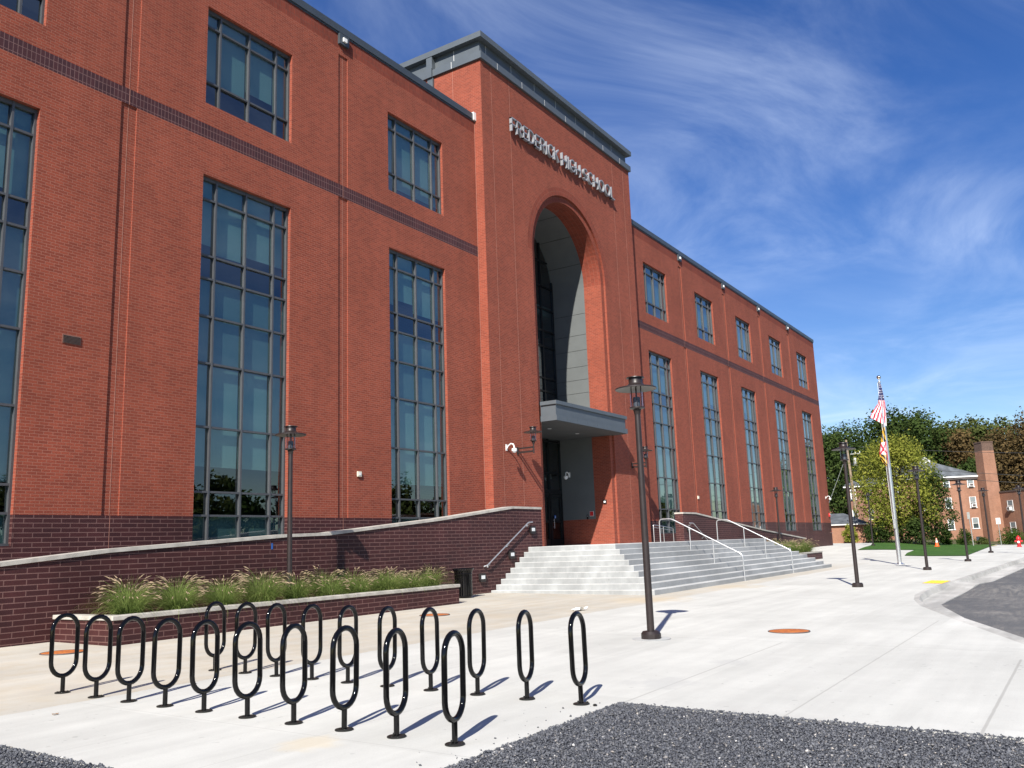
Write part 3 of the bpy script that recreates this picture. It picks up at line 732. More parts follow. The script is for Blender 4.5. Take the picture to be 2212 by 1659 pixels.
def ribbon(m, P, tk, x0, z0, y0, y1):
    closed = (abs(P[0][0]-P[-1][0])+abs(P[0][1]-P[-1][1])) < 1e-6 and len(P) > 3
    if closed: P = P[:-1]
    n = len(P); L = []
    for i in range(n):
        a = P[i-1] if (i or closed) else P[i]; b = P[(i+1) % n] if (i < n-1 or closed) else P[i]
        d = Vector((b[0]-a[0], b[1]-a[1])).normalized(); nrm = Vector((-d.y, d.x))*tk/2
        e = Vector((0, 0))
        if not closed and i == 0: e = -d*tk/2
        if not closed and i == n-1: e = d*tk/2
        L.append((x0+P[i][0]+nrm.x+e.x, z0+P[i][1]+nrm.y+e.y, x0+P[i][0]-nrm.x+e.x, z0+P[i][1]-nrm.y+e.y))
    rngs = range(n if closed else n-1)
    for i in rngs:
        a, b = L[i], L[(i+1) % n]
        m.quad((a[2], y0, a[3]), (b[2], y0, b[3]), (b[0], y0, b[1]), (a[0], y0, a[1])); m.quad((a[0], y1, a[1]), (b[0], y1, b[1]), (b[2], y1, b[3]), (a[2], y1, a[3]))
        m.quad((a[0], y0, a[1]), (b[0], y0, b[1]), (b[0], y1, b[1]), (a[0], y1, a[1])); m.quad((a[2], y1, a[3]), (b[2], y1, b[3]), (b[2], y0, b[3]), (a[2], y0, a[3]))
    if not closed:
        for k in (0, n-1):
            a = L[k]; m.quad((a[0], y0, a[1]), (a[2], y0, a[3]), (a[2], y1, a[3]), (a[0], y1, a[1]))
sign = thing('building_sign', (33.7, TY, 19.0), 'raised silver metal letters reading FREDERICK HIGH SCHOOL high on the tower above the arch', 'sign')
TXT = [('F', 28.83, .31), ('R', 29.25, .34), ('E', 29.76, .31), ('D', 30.20, .40), ('E', 30.74, .31), ('R', 31.16, .34), ('I', 31.66, 0), ('C', 31.84, .40), ('K', 32.36, .36),
       ('H', 33.08, .40), ('I', 33.65, 0), ('G', 33.81, .44), ('H', 34.38, .40), ('S', 35.12, .34), ('C', 35.60, .42), ('H', 36.18, .40), ('O', 36.72, .52), ('O', 37.38, .52), ('L', 38.03, .31)]
for ch, x, w_ in TXT:
    m = MB()
    for k, P in enumerate(strokes(ch, w_, .56)): ribbon(m, P, .054, x+.037-33.7, 18.70-19.0, -.185+.0008*k, -.06-.0008*k)
    m.build('letter', 'letter_metal', sign)

# ------------------------------------------------------------------ stairs, walls, planters
SX0, SX1, SY0, TR, RI_ = 23.6, 44.1, -8.05, .29, .1645
stairs = thing('entrance_stairs', (33.8, -5, 0), 'wide pale concrete stairs with nine steps wrapping three sides of the entrance landing', 'stairs')
off = Vector((33.8, -5, 0))
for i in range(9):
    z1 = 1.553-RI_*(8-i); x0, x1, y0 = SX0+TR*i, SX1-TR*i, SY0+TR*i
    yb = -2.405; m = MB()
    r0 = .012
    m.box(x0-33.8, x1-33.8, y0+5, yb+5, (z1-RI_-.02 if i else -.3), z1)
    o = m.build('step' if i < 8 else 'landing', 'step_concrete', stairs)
    bv = o.modifiers.new('bevel', 'BEVEL'); bv.width = .014; bv.segments = 2; bv.limit_method = 'ANGLE'
m = MB(); m.box(TX0+.1-33.8, 40.4-33.8, -2.404+5, YB+5, 1.2, 1.5525); m.build('landing', 'step_concrete', stairs)
WY0, WY1 = -2.40, -2.0
def ramp_wall(name, pts, label, endcap):
    th = thing(name, (pts[0][0], WY0, 0), label, 'retaining wall', 'plum brick ramp walls either side of the entrance'); ox = pts[0][0]
    n = len(pts); m = MB(); ct = .075
    for (xa, za), (xb, zb) in zip(pts, pts[1:]):
        m.quad((xa-ox, 0, -.3), (xb-ox, 0, -.3), (xb-ox, 0, zb-ct), (xa-ox, 0, za-ct)); m.quad((xb-ox, .4, -.3), (xa-ox, .4, -.3), (xa-ox, .4, za-ct), (xb-ox, .4, zb-ct))
    for k, sgn in ((0, -1), (-1, 1)):
        x, z = pts[k]; q = [(x-ox, .4, -.3), (x-ox, 0, -.3), (x-ox, 0, z-ct), (x-ox, .4, z-ct)]; m.quad(*(q if sgn < 0 else q[::-1]))
    m.build('brick_wall', 'plum_brick', th)
    c = MB(); e = .035
    P = list(pts)
    for k, ((xa, za), (xb, zb)) in enumerate(zip(P, P[1:])):
        nseg = max(1, int(abs(xb-xa)/1.55))
        for s in range(nseg):
            f0, f1 = s/nseg, (s+1)/nseg; x0, x1 = xa+(xb-xa)*f0, xa+(xb-xa)*f1; z0, z1 = za+(zb-za)*f0, za+(zb-za)*f1
            gp = .0035
            c.prism([(x0-ox+gp, z0-ct), (x1-ox-gp, z1-ct), (x1-ox-gp, z1), (x0-ox+gp, z0)], -e, .4+e)
    cc = c.build('wall_cap', 'limestone_cap', th)
    bv = cc.modifiers.new('bevel', 'BEVEL'); bv.width = .008; bv.segments = 1
    return th
ramp_wall('ramp_wall', [(-4, .75), (8.31, 1.64), (10.39, 1.83), (14.99, 2.08), (16.38, 2.11), (21.0, 2.50), (25.05, 2.925), (26.88, 2.925)], 'long plum brick wall with sloping stone cap rising to the left of the stairs', 1)
ramp_wall('ramp_wall', [(39.9, 2.915), (41.55, 2.915), (52.2, 2.05), (61.25, 1.45)], 'plum brick wall with sloping stone cap descending to the right of the stairs', 0)
mb = MB()
sheet(mb, xs_range([(40.45, 62, 12)]), lambda x: -1.99, lambda x: .0, 2, lambda x, y: 1.553-max(0, x-41)*.0435)
sheet(mb, xs_range([(-4, 26.9, 16)]), lambda x: -1.99, lambda x: .0, 2, lambda x, y: 1.5-max(0, 26-x)*.055)
tag(mb.build('ramp', 'step_concrete'), None, None, kind='structure')

def planter(x0, x1, y0, zt, label):
    th = thing('planter', (x0, y0, 0), label, 'planter', 'plum brick planters in front of the walls'); w_ = x1-x0; d = WY0-y0-.003
    m = MB(); t_ = .2
    for a in ((0, w_, 0, t_), (0, t_, t_+.001, d), (w_-t_, w_, t_+.001, d)): m.box(*a, -.25, zt-.08)
    m.build('brick_wall', 'plum_brick', th)
    c = MB(); n = int(w_/1.8); e = .03
    for k in range(n): c.box(w_*k/n+.002-(e if k == 0 else 0), w_*(k+1)/n-.002+(e if k == n-1 else 0), -e, .24, zt-.08, zt)
    c.box(-e, .24, .243, d, zt-.08, zt); c.box(w_-.24, w_+e, .243, d, zt-.08, zt)
    cc = c.build('wall_cap', 'limestone_cap', th); bv = cc.modifiers.new('bevel', 'BEVEL'); bv.width = .008; bv.segments = 1
    s = MB(); s.box(.2, w_-.2, .2, d, -.2, zt-.12); s.build('soil', 'planter_soil', th)
planter(9.35, 19.42, -4.25, .65, 'long low plum brick planter full of tufted grasses left of the stairs')
planter(48.0, 57.76, -4.25, .62, 'low plum brick planter of pale grasses beyond the stairs on the right')

# fountain grass
def grass_clump(seed, name='fountain_grass'):
    r = random.Random(seed); th = bpy.data.objects.new(name, None); col.objects.link(th)
    m = MB()
    for _ in range(760):
        a = r.uniform(0, 2*math.pi); L = r.uniform(.45, 1.05); lean = abs(r.gauss(.62, .36)); r0 = r.uniform(0, .22)
        c, s = math.cos(a), math.sin(a); pts = []
        for k in range(5):
            f = k/4; th_ = lean*f*1.5; pts.append((c*(r0+L*f*math.sin(th_)*.95), s*(r0+L*f*math.sin(th_)*.95), L*f*math.cos(th_*.85)*.82))
        wv = .0065*r.uniform(.6, 1.3); sx, sy = -s*wv, c*wv
        for k in range(4):
            w0, w1 = 1-k/4.3, 1-(k+1)/4.3; p, q = pts[k], pts[k+1]
            i = len(m.v)
            if k == 0: m.v += [(p[0]-sx*w0, p[1]-sy*w0, p[2]), (p[0]+sx*w0, p[1]+sy*w0, p[2])]; i0 = i
            m.v += [(q[0]-sx*w1, q[1]-sy*w1, q[2]), (q[0]+sx*w1, q[1]+sy*w1, q[2])]
            j = len(m.v); m.f.append((j-4, j-3, j-1, j-2)); m.u.append([(0, 0)]*4); m.m.append(0)
    m.build('blades', 'blade', th)
    m = MB(); st = MB()
    for _ in range(46):
        a = r.uniform(0, 2*math.pi); L = r.uniform(.75, 1.15); lean = r.uniform(.25, .95); c, s = math.cos(a), math.sin(a); pts = []
        for k in range(7):
            f = k/6; th_ = lean*(.35+.65*f*f*1.3); pts.append(Vector((c*L*f*math.sin(th_), s*L*f*math.sin(th_), L*f*math.cos(th_)*.92)))
        st.tube(pts[:6], .0022, 3, caps=False)
        d = (pts[6]-pts[5]).normalized(); b = pts[5]; l2 = r.uniform(.09, .15)
        m.tube([b, b+d*l2*.25, b+d*l2*.6+Vector((0, 0, -.006)), b+d*l2+Vector((0, 0, -.022))], [.003, .0105, .009, .002], 5)
    m.build('plumes', 'plume', th); st.build('stems', 'blade', th)
    return th
gp = [grass_clump(s) for s in (1, 2, 3)]
GX = [10.0, 11.05, 12.1, 13.15, 14.15, 15.15, 16.15, 17.1, 18.05, 18.9]
ORD = ['first', 'second', 'third', 'fourth', 'fifth', 'sixth', 'seventh', 'eighth', 'ninth', 'tenth']
first = [True]*3
def place_grass(i, x, y, z, sc, rz, label, grp):
    k = i % 3; o = gp[k] if first[k] else copy_tree(gp[k]); first[k] = False
    o.location = (x, y, z); o.scale = (sc, sc, sc*.95); o.rotation_euler = (0, 0, rz); tag(o, label, 'ornamental grass', grp)
for i, x in enumerate(GX):
    for row, y in enumerate((-3.72, -3.02)):
        lab = f"tufted green fountain grass with tan plumes, {ORD[i]} from the left in the {'front' if row == 0 else 'back'} row of the long planter"
        place_grass(i+row, x+(.45 if row else 0)*(1 if i < 9 else -.4), y+random.uniform(-.08, .08), .52, random.uniform(.72, 1.06)*(.85 if i > 6 else .92 if i > 3 else 1), random.uniform(0, 6.3), lab, 'fountain grasses in the long planter')
for i, x in enumerate((48.9, 50.2, 51.5, 52.8, 54.1, 55.4, 56.6)):
    place_grass(i+1, x, -3.5+random.uniform(-.2, .2), .50, random.uniform(1.1, 1.3), random.uniform(0, 6.3), f'pale dry fountain grass clump, {ORD[i]} from the left in the planter beyond the stairs', 'fountain grasses in the far planter')

# ------------------------------------------------------------------ handrails
def smooth_path(P, r=.12, n=4):
    out = [Vector(P[0])]
    for a, b, c in zip(P, P[1:], P[2:]):
        a, b, c = Vector(a), Vector(b), Vector(c); u = (a-b).normalized(); v = (c-b).normalized(); rr = min(r, (a-b).length*.45, (c-b).length*.45)
        p0, p1 = b+u*rr, b+v*rr
        for k in range(n+1): f = k/n; out.append((p0*(1-f)+b*f)*(1-f)+(b*(1-f)+p1*f)*f)
    out.append(Vector(P[-1])); return out
for x, lab in ((31.42, 'stainless steel stair handrail on the left, nearer the tall lamp post'), (37.58, 'stainless steel stair handrail on the right, nearer the far planter')):
    th = thing('stair_handrail', (x, -6.4, 0), lab, 'handrail', 'free-standing steel handrails on the stairs')
    m = MB(); m.tube(smooth_path([(0, 1.5, 1.50), (0, 1.5, 2.41), (0, 1.03, 2.42), (0, -1.64, 1.02), (0, -1.66, .05)]), .0235, 10); m.build('rail', 'steel', th, 40)
    for y in (-6.09, -6.97):
        k = 2.42-(2.42-1.02)*((-5.37-y)/2.67); st = 1.553-RI_*math.ceil((-5.73-y)/TR)
        m = MB(); m.tube([(0, y+6.4, st-.03), (0, y+6.4, k)], .020, 8); m.build('post', 'steel', th, 40)
def wall_rail(P, brs, lab):
    o0 = Vector((P[1][0], WY0, 0)); th = thing('wall_handrail', o0, lab, 'handrail', 'handrails fixed to the ramp walls')
    m = MB(); m.tube([v-o0 for v in smooth_path(P, .06, 3)], .021, 10); m.build('rail', 'steel', th, 40)
    for x, z in brs:
        b = MB(); b.tube([(x-o0.x, -.0, z-.10), (x-o0.x, -.08, z-.09), (x-o0.x, -.10, z-.01)], .008, 6); b.box(x-o0.x-.03, x-o0.x+.03, -.012, -.001, z-.14, z-.06); b.build('bracket', 'steel', th, 40)
wall_rail([(26.12, -2.5, 2.40), (25.86, -2.5, 2.39), (23.30, -2.5, 1.03), (23.22, -2.42, 1.00)], [(25.9, 2.38), (24.6, 1.72), (23.45, 1.10)], 'steel handrail fixed to the left ramp wall above the step lights')
wall_rail([(40.42, -2.5, 2.40), (40.92, -2.5, 2.39), (43.9, -2.5, .98), (44.0, -2.42, .95)], [(40.6, 2.38), (42.2, 1.78), (43.6, 1.12)], 'steel handrail fixed to the right ramp wall')
th = thing('ramp_guard_rail', (40.57, -.55, 1.5), 'thin steel guard rail on the ramp behind the right brick wall', 'handrail')
m = MB(); m.tube(smooth_path([(0, 0, .0), (0, 0, .89), (1.21, 0, .82), (2.44, 0, .72), (2.44, 0, -.08)], .05, 3), .019, 8); m.tube([(0, 0, .78), (2.44, 0, .61)], .012, 8); m.build('rail', 'steel', th, 40)
m = MB(); m.tube([(1.21, 0, -.05), (1.21, 0, .81)], .018, 8); m.build('post', 'steel', th, 40)

# step lights
def step_light():
    th = bpy.data.objects.new('step_light', None); col.objects.link(th)
    m = MB(); m.prism([(-.16, -.04), (-.12, -.13), (.12, -.13), (.16, -.04), (.16, .10), (.12, .13), (-.12, .13), (-.16, .10)], -.075, -.001); m.build('housing', 'dark_box', th)
    m = MB(); m.box(-.10, .10, -.079, -.0755, -.04, .07); m.build('lens', 'frosted_lens', th)
    return th
sl = step_light()
for k, (x, z, lab) in enumerate(((26.2, 2.13, 'dark step light at the top of the left wall handrail'), (24.83, 1.32, 'dark step light under the middle of the left wall handrail'), (23.1, .66, 'dark step light low on the brick wall right of the black bin'), (40.43, 2.10, 'dark step light on the right brick wall behind the railing'))):
    o = sl if k == 0 else copy_tree(sl); o.location = (x, WY0, z); tag(o, lab, 'wall light', 'step lights on the ramp walls')

# ------------------------------------------------------------------ bike racks
def rack():
    th = bpy.data.objects.new('bike_rack', None); col.objects.link(th); hw, rt = .170, .026
    m = MB(); P = []
    zc1, zc0 = .92-hw-rt, .195+hw
    for k in range(13): a = math.pi*k/12; P.append((0, -hw*math.cos(a)*-1, zc1+hw*math.sin(a)))
    for k in range(13): a = math.pi+math.pi*k/12; P.append((0, hw*math.cos(a), zc0+hw*math.sin(a)))
    m.tube(P, rt, 14, closed=True); m.build('hoop', 'gloss_black', th, 60)
    m = MB(); m.tube([(0, 0, .012), (0, 0, .20)], .0255, 14); m.build('post', 'gloss_black', th, 60)
    m = MB(); m.lathe([(.085, 0), (.085, .009), (.080, .012)], 24); bp = m.build('base_plate', 'base_plate_black', th, 40)
    for k in range(3):
        a = k*2.094+.4; b = MB(); b.lathe([(.011, .012), (.011, .024), (.006, .026)], 6, (.062*math.cos(a), .062*math.sin(a), 0)); b.build('bolt', 'base_plate_black', bp)
    return th
rk = rack()
FY = [-8.26, -8.94, -9.56, -10.2, -10.84, -11.5, -12.15, -12.8, -13.42, -14.05]
BY = [-8.45, -9.06, -9.66, -10.3, -10.91, -11.54, -12.19, -12.84, -13.48, -14.13]
for row, (xx, ys) in enumerate(((6.145, FY), (8.175, BY))):
    for i, y in enumerate(ys):
        o = rk if (row == 0 and i == 0) else copy_tree(rk); o.location = (xx, y, g(xx, y)+.001)
        o.rotation_euler = (random.uniform(-.012, .012), random.uniform(-.012, .012), R(-82)+random.uniform(-.05, .05))
        tag(o, f"glossy black oval hoop bike rack, {ORD[i]} from the left in the {'front' if row == 0 else 'back'} row", 'bike rack', 'black hoop bike racks in two rows')

# ------------------------------------------------------------------ lamps
def lamp_head(th, z):         # z: height of the cap top
    m = MB(); m.lathe([(.10, z-.002), (.155, z-.012), (.158, z-.024), (.118, z-.028)], 28); m.build('cap', 'bronze_paint', th, 40)
    m = MB(); m.lathe([(.118, z-.029), (.118, z-.110), (.130, z-.135), (.168, z-.158), (.25, z-.180), (.348, z-.200), (.356, z-.206), (.356, z-.224), (.344, z-.226)], 36, cap0=False, cap1=False)
    sh = m.build('shade', 'bronze_paint', th, 50)
    m = MB(); m.lathe([(.343, z-.2245), (.25, z-.196), (.165, z-.175), (.10, z-.168)], 36, cap0=False, cap1=True); m.build('shade_liner', 'bronze_paint_inner', sh, 50)
    m = MB(); m.lathe([(.108, z-.20), (.108, z-.528)], 24, cap0=False, cap1=False); m.build('glass_cylinder', 'lamp_glass', th, 60)
    m = MB(); m.lathe([(.052, z-.36), (.062, z-.365), (.062, z-.528)], 20); m.build('lamp_can', 'coping_metal', th, 40)
    m = MB()
    for k in range(4): a = k*math.pi/2+.5; m.tube([(.082*math.cos(a), .082*math.sin(a), z-.165), (.082*math.cos(a), .082*math.sin(a), z-.53)], .009, 6)
    m.build('cage_rods', 'bronze_paint', th)
    m = MB(); m.lathe([(.06, z-.585), (.09, z-.57), (.128, z-.556), (.128, z-.536), (.11, z-.529)], 24); m.lathe([(.054, z-.66), (.062, z-.60), (.07, z-.586)], 20); m.build('lamp_base', 'bronze_paint', th, 40)
def street_lamp():
    th = bpy.data.objects.new('street_lamp', None); col.objects.link(th); H = 4.39
    lamp_head(th, H)
    m = MB(); m.lathe([(.062, .02), (.058, 1.5), (.050, H-.661)], 20); m.build('pole', 'bronze_paint', th, 60)
    m = MB(); m.lathe([(.165, .0), (.165, .085), (.135, .125), (.066, .128)], 12, ph=.26); m.build('base_cover', 'bronze_paint', th, 30)
    return th
sl_ = street_lamp()
LAMPS = [(13.72, -12.40, 1.0, None, 'tall dark bronze street lamp standing alone on the plaza in front of the entrance'),
         (28.41, -12.54, 1.0, None, 'dark bronze street lamp left of the flagpole in front of the yellow green tree'),
         (40.6, -12.73, .985, None, 'dark bronze street lamp just right of the flagpole'),
         (51.2, -13.13, .94, None, 'dark bronze street lamp at the right corner of the lawn'),
         (68.4, -12.72, 1.0, None, 'distant dark bronze street lamp in front of the brick chimney'),
         (64.9, -15.05, .98, None, 'dark bronze street lamp cut by the right edge of the picture'),
         (78.7, -3.2, 1.0, None, 'small distant street lamp on the lawn between the garage and the tree'),
         (14.25, -3.32, 1.0, .16, 'dark bronze street lamp rising from the long planter of grasses'),
         (52.4, -3.25, 1.0, .10, 'dark bronze street lamp rising from the far planter beyond the stairs')]
for k, (x, y, sc, z, lab) in enumerate(LAMPS):
    o = sl_ if k == 0 else copy_tree(sl_); o.location = (x, y, g(x, y) if z is None else z); o.scale = (1, 1, sc); o.rotation_euler = (0, 0, k*.7); tag(o, lab, 'street lamp', 'dark bronze street lamps')
m = MB(); m.lathe([(.32, 0), (.32, .012)], 28, (13.72, -12.40, g(13.72, -12.4)-.006)); tag(m.build('lamp_footing', 'step_concrete'), None, None, kind='structure')
def wall_lamp(x, lab):
    th = thing('wall_lamp', (x, TY, 5.25), lab, 'wall light', 'bracket wall lamps either side of the entrance')
    L = .72
    h = bpy.data.objects.new('lamp_head', None)
    lamp_parts = bpy.data.objects.new('tmp', None)
    m = MB(); m.box(-.05, .05, -.03, -.001, -.16, .13); m.build('wall_plate', 'bronze_paint', th)
    m = MB(); m.box(-.025, .025, -L, -.031, .04, .10); m.box(-.025, .025, -L, -.031, -.12, -.05); m.tube([(0, -L-.03, -.17), (0, -L-.03, .22)], .03, 12); m.build('arm', 'bronze_paint', th)
    return th, L
wl, L = wall_lamp(28.62, 'dark bronze bracket wall lamp on the tower left of the entrance')
lamp_tmp = bpy.data.objects.new('tmp', None); col.objects.link(lamp_tmp); lamp_head(lamp_tmp, .86)
for ch in list(lamp_tmp.children):
    ch.parent = wl; ch.location = (0, -L-.03, 0)
bpy.data.objects.remove(lamp_tmp)
wl2 = copy_tree(wl); wl2.location = (38.88, TY, 5.25); wl2['label'] = 'dark bronze bracket wall lamp right of the entrance behind the tall lamp post'
# floodlights
def flood():
    th = bpy.data.objects.new('wall_floodlight', None); col.objects.link(th)
    m = MB(); m.box(-.215, .215, -.10, -.001, -.185, .185); o = m.build('back_box', 'coping_metal', th)
    m = MB(); m.prism([(-.08, -.08), (.08, -.08), (.08, .06), (-.08, .06)], -.15, -.101); m.build('lens', 'white_plastic', th)
    return th
fl = flood()
for k, (x, lab) in enumerate(((19.40, 'square floodlight under the coping left of the tower'), (47.92, 'square floodlight under the coping, nearest the tower on the right wing'), (55.42, 'square floodlight under the coping, second from the tower on the right wing'),
        (62.92, 'square floodlight under the coping, third from the tower on the right wing'), (70.42, 'square floodlight under the coping, farthest along the right wing'), (11.9, 'square floodlight under the coping of the left wing nearest the viewer'))):
    o = fl if k == 0 else copy_tree(fl); o.location = (x, 0, 18.22); tag(o, lab, 'floodlight', 'floodlights under the roof coping')
# cameras
def sec_cam():
    th = bpy.data.objects.new('security_camera', None); col.objects.link(th)
    m = MB(); m.box(-.05, .05, -.02, -.001, -.12, .12); m.build('wall_plate', 'white_plastic', th)
    m = MB(); m.tube([(0, -.02, -.04), (0, -.10, .06), (0, -.22, .13), (0, -.32, .10), (0, -.36, 0), (0, -.36, -.06)], .028, 10); m.build('arm', 'white_plastic', th, 60)
    m = MB(); m.lathe([(.05, -.05), (.10, -.07), (.105, -.15), (.10, -.17)], 18, (0, -.36, 0)); m.build('housing', 'white_plastic', th, 40)
    m = MB(); m.lathe([(.085, -.171), (.07, -.21), (.03, -.235)], 16, (0, -.36, 0)); m.build('dome', 'frosted_lens', th, 60)
    return th
sc_ = sec_cam()
for k, (loc, rz, lab) in enumerate((((27.85, TY, 5.31), 0, 'white dome security camera left of the wall lamp by the entrance'), ((77.6, 0, 4.72), 0, 'white dome security camera at the far right corner of the school'), ((AX+RI-.002, 1.95, 4.86), R(-90), 'white dome security camera in the shaded vestibule under the canopy'))):
    o = sc_ if k == 0 else copy_tree(sc_); o.location = loc; o.rotation_euler = (0, 0, rz); tag(o, lab, 'security camera', 'white dome security cameras')
def small(name, x0, x1, y0, y1, z0, z1, mat, lab, cat, inner=None):
    th = thing(name, ((x0+x1)/2, (y0+y1)/2, z0), lab, cat); cx, cy = (x0+x1)/2, (y0+y1)/2
    m = MB(); m.box(x0-cx, x1-cx, y0-cy, y1-cy, 0, z1-z0); b = m.build('body', mat, th); bv = b.modifiers.new('bevel', 'BEVEL'); bv.width = .008; bv.segments = 2
    return th, cx, cy
th, cx, cy = small('outlet_box', 20.02, 20.20, -.05, -.001, 3.87, 4.03, 'cream_plastic', 'small cream outlet box on the brick left of the second tall window', 'outlet box'); m = MB(); m.box(-.05, .05, -.034, -.0255, .04, .12); m.build('cover', 'white_trim', th)
th, cx, cy = small('outlet_box', 48.12, 48.32, -.05, -.001, 3.88, 4.06, 'cream_plastic', 'small cream outlet box on the right wing beside the first tall window', 'outlet box'); m = MB(); m.box(-.05, .05, -.034, -.0255, .04, .12); m.build('cover', 'white_trim', th)
th, cx, cy = small('fire_alarm', 78.05, 78.28, -.10, -.001, 3.12, 3.42, 'sign_red', 'red fire alarm strobe near the far right corner of the school', 'fire alarm'); m = MB(); m.box(-.06, .06, -.07, -.051, .16, .26); m.build('strobe', 'white_plastic', th)
xw = AX+RI-.004
th, cx, cy = small('notice_sign', xw-.012, xw, .74, .95, 2.85, 3.08, 'white_plastic', 'small red square notice with white border on the vestibule wall', 'sign'); m = MB(); m.box(-.009, -.0065, -.09, .09, .015, .215); m.build('panel', 'sign_red', th)
th, cx, cy = small('intercom', xw-.03, xw, 1.03, 1.10, 2.72, 2.92, 'dark_box', 'slim black intercom on the vestibule wall below the red notice', 'intercom'); m = MB(); m.box(-.018, -.0155, -.02, .02, .12, .17); m.build('button_panel', 'steel', th)
xw2 = AX+RI
th, cx, cy = small('wall_light_box', xw2-.06, xw2-.001, .03, .19, 3.40, 3.58, 'dark_box', 'small dark light box on the sunlit brick jamb', 'wall light'); m = MB(); m.box(-.034, -.0295, -.05, .05, .04, .12); m.build('lens', 'frosted_lens', th)
th = thing('hose_bib', (78.1, 0, 1.8), 'small brass hose tap on the dark base at the far school corner', 'tap'); m = MB(); m.tube([(0, 0, 0), (0, -.12, 0), (0, -.14, -.08)], .025, 8); m.build('spout', 'brass_ball', th); m = MB(); m.lathe([(.05, .03), (.05, .045)], 10, (0, -.10, 0)); m.build('handle', 'sign_red', th)
tag_ = MB(); tag_.box(-.025, .025, -.004, -.001, -.07, .07); o = tag_.build('marker_tape', 'blue_sticker', None, loc=(14.55, WY0-.001, 1.80)); tag(o, 'strip of blue tape stuck under the cap of the left brick wall', 'tape')

# ------------------------------------------------------------------ bin, manholes, litter
bx, by = 21.35, -2.98
th = thing('litter_bin', (bx, by, g(bx, by)), 'black slatted metal litter bin beside the end of the planter', 'litter bin')
m = MB()
for k in range(26):
    a = 2*math.pi*k/26; c, s = math.cos(a), math.sin(a); tx, ty = -s*.022, c*.022
    prof = [(.262, .05), (.262, .70), (.275, .77), (.325, .84)]
    for (r0, z0), (r1, z1) in zip(prof, prof[1:]):
        m.quad((c*r0-tx, s*r0-ty, z0), (c*r0+tx, s*r0+ty, z0), (c*r1+tx, s*r1+ty, z1), (c*r1-tx, s*r1-ty, z1))
        m.quad((c*(r0-.008)+tx, s*(r0-.008)+ty, z0), (c*(r0-.008)-tx, s*(r0-.008)-ty, z0), (c*(r1-.008)-tx, s*(r1-.008)-ty, z1), (c*(r1-.008)+tx, s*(r1-.008)+ty, z1))
        for q in (1, -1): m.quad((c*r0+q*tx, s*r0+q*ty, z0), (c*(r0-.008)+q*tx, s*(r0-.008)+q*ty, z0), (c*(r1-.008)+q*tx, s*(r1-.008)+q*ty, z1), (c*r1+q*tx, s*r1+q*ty, z1))
m.build('slats', 'gloss_black', th)
for z, r in ((.06, .268), (.69, .268), (.845, .325)):
    m = MB(); m.tube([(r*math.cos(k*math.pi/16), r*math.sin(k*math.pi/16), z) for k in range(32)], .013, 6, closed=True); m.build('hoop', 'gloss_black', th)
m = MB(); m.lathe([(.235, .02), (.235, .70), (.25, .80)], 24, cap1=False); m.build('liner', 'dark_box', th, 60)
MH = [(15.55, -14.13, .34, 'rusty orange manhole cover on the open white paving to the right'), (8.46, -4.28, .34, 'rusty orange manhole cover by the left end of the planter'), (16.25, -5.9, .34, 'rusty orange manhole cover between the racks and the stairs')]
for x, y, r, lab in MH:
    th = thing('manhole_cover', (x, y, g(x, y)), lab, 'manhole cover', 'rusty round manhole covers')
    m = MB(); m.lathe([(r, .0), (r, .010), (r*.93, .012)], 32); m.build('lid', 'rusty_iron', th, 30)
    m = MB(); m.tube([(r*1.0*math.cos(k*.2618), r*1.0*math.sin(k*.2618), .004) for k in range(24)], .012, 5, closed=True); m.build('rim', 'dark_trim', th)
x, y = 18.35, -8.5
th = thing('crumpled_paper', (x, y, g(x, y)), 'scrap of crumpled white paper lying on the paving behind the last rack', 'litter')
m = MB(); rr = random.Random(4); P = [[(i*.065-.2+rr.uniform(-.02, .02), j*.06-.12+rr.uniform(-.02, .02), .015+abs(rr.gauss(0, .035))) for j in range(5)] for i in range(7)]
for i in range(6):
    for j in range(4): m.quad(P[i][j], P[i+1][j], P[i+1][j+1], P[i][j+1])
m.build('sheet', 'paper_white', th)
def leaf(x, y, s, lab, seed):
    rr = random.Random(seed); m = MB(); n = 9; C = (0, 0, .012)
    ring = [(s*(1+.35*math.cos(5*a)+rr.uniform(-.15, .15))*math.cos(a), s*(1+.35*math.cos(5*a))*.7*math.sin(a), .006+rr.uniform(0, .35)*s) for a in [2*math.pi*k/20 for k in range(20)]]
    for k in range(20): m.poly([C, ring[k], ring[(k+1) % 20]])
    o = m.build('fallen_leaf', 'dry_leaf', None, loc=(x, y, g(x, y)+.002)); tag(o, lab, 'leaf')
leaf(5.32, -9.56, .030, 'dry brown leaf lying on the white slab in front of the racks', 1)
leaf(22.4, -2.7, .05, 'dry tan leaf at the foot of the wall beside the black bin', 2)
m = MB(); m.lathe([(.018, 0), (.024, .010), (.014, .02)], 7); o = m.build('loose_stone', 'base_plate_black', None, loc=(8.15, -14.3, g(8, -14.3))); tag(o, 'single dark stone on the slab below the last rack', 'stone')
m = MB(); m.quad((30.5, -14.58, g(31, -14.6)+.006), (32.2, -14.62, g(32, -14.6)+.006), (32.4, -14.02, g(32, -14)+.006), (30.7, -13.98, g(31, -14)+.006))
for i in range(12):
    for j in range(5): px, py = 30.72+i*.13, -14.52+j*.115; m.lathe([(.025, 0), (.02, .008)], 6, (px, py, g(px, py)+.007), cap0=False)
tag(m.build('tactile_paving', 'tactile_yellow'), 'yellow tactile paving pad at the kerb ramp', 'tactile paving')

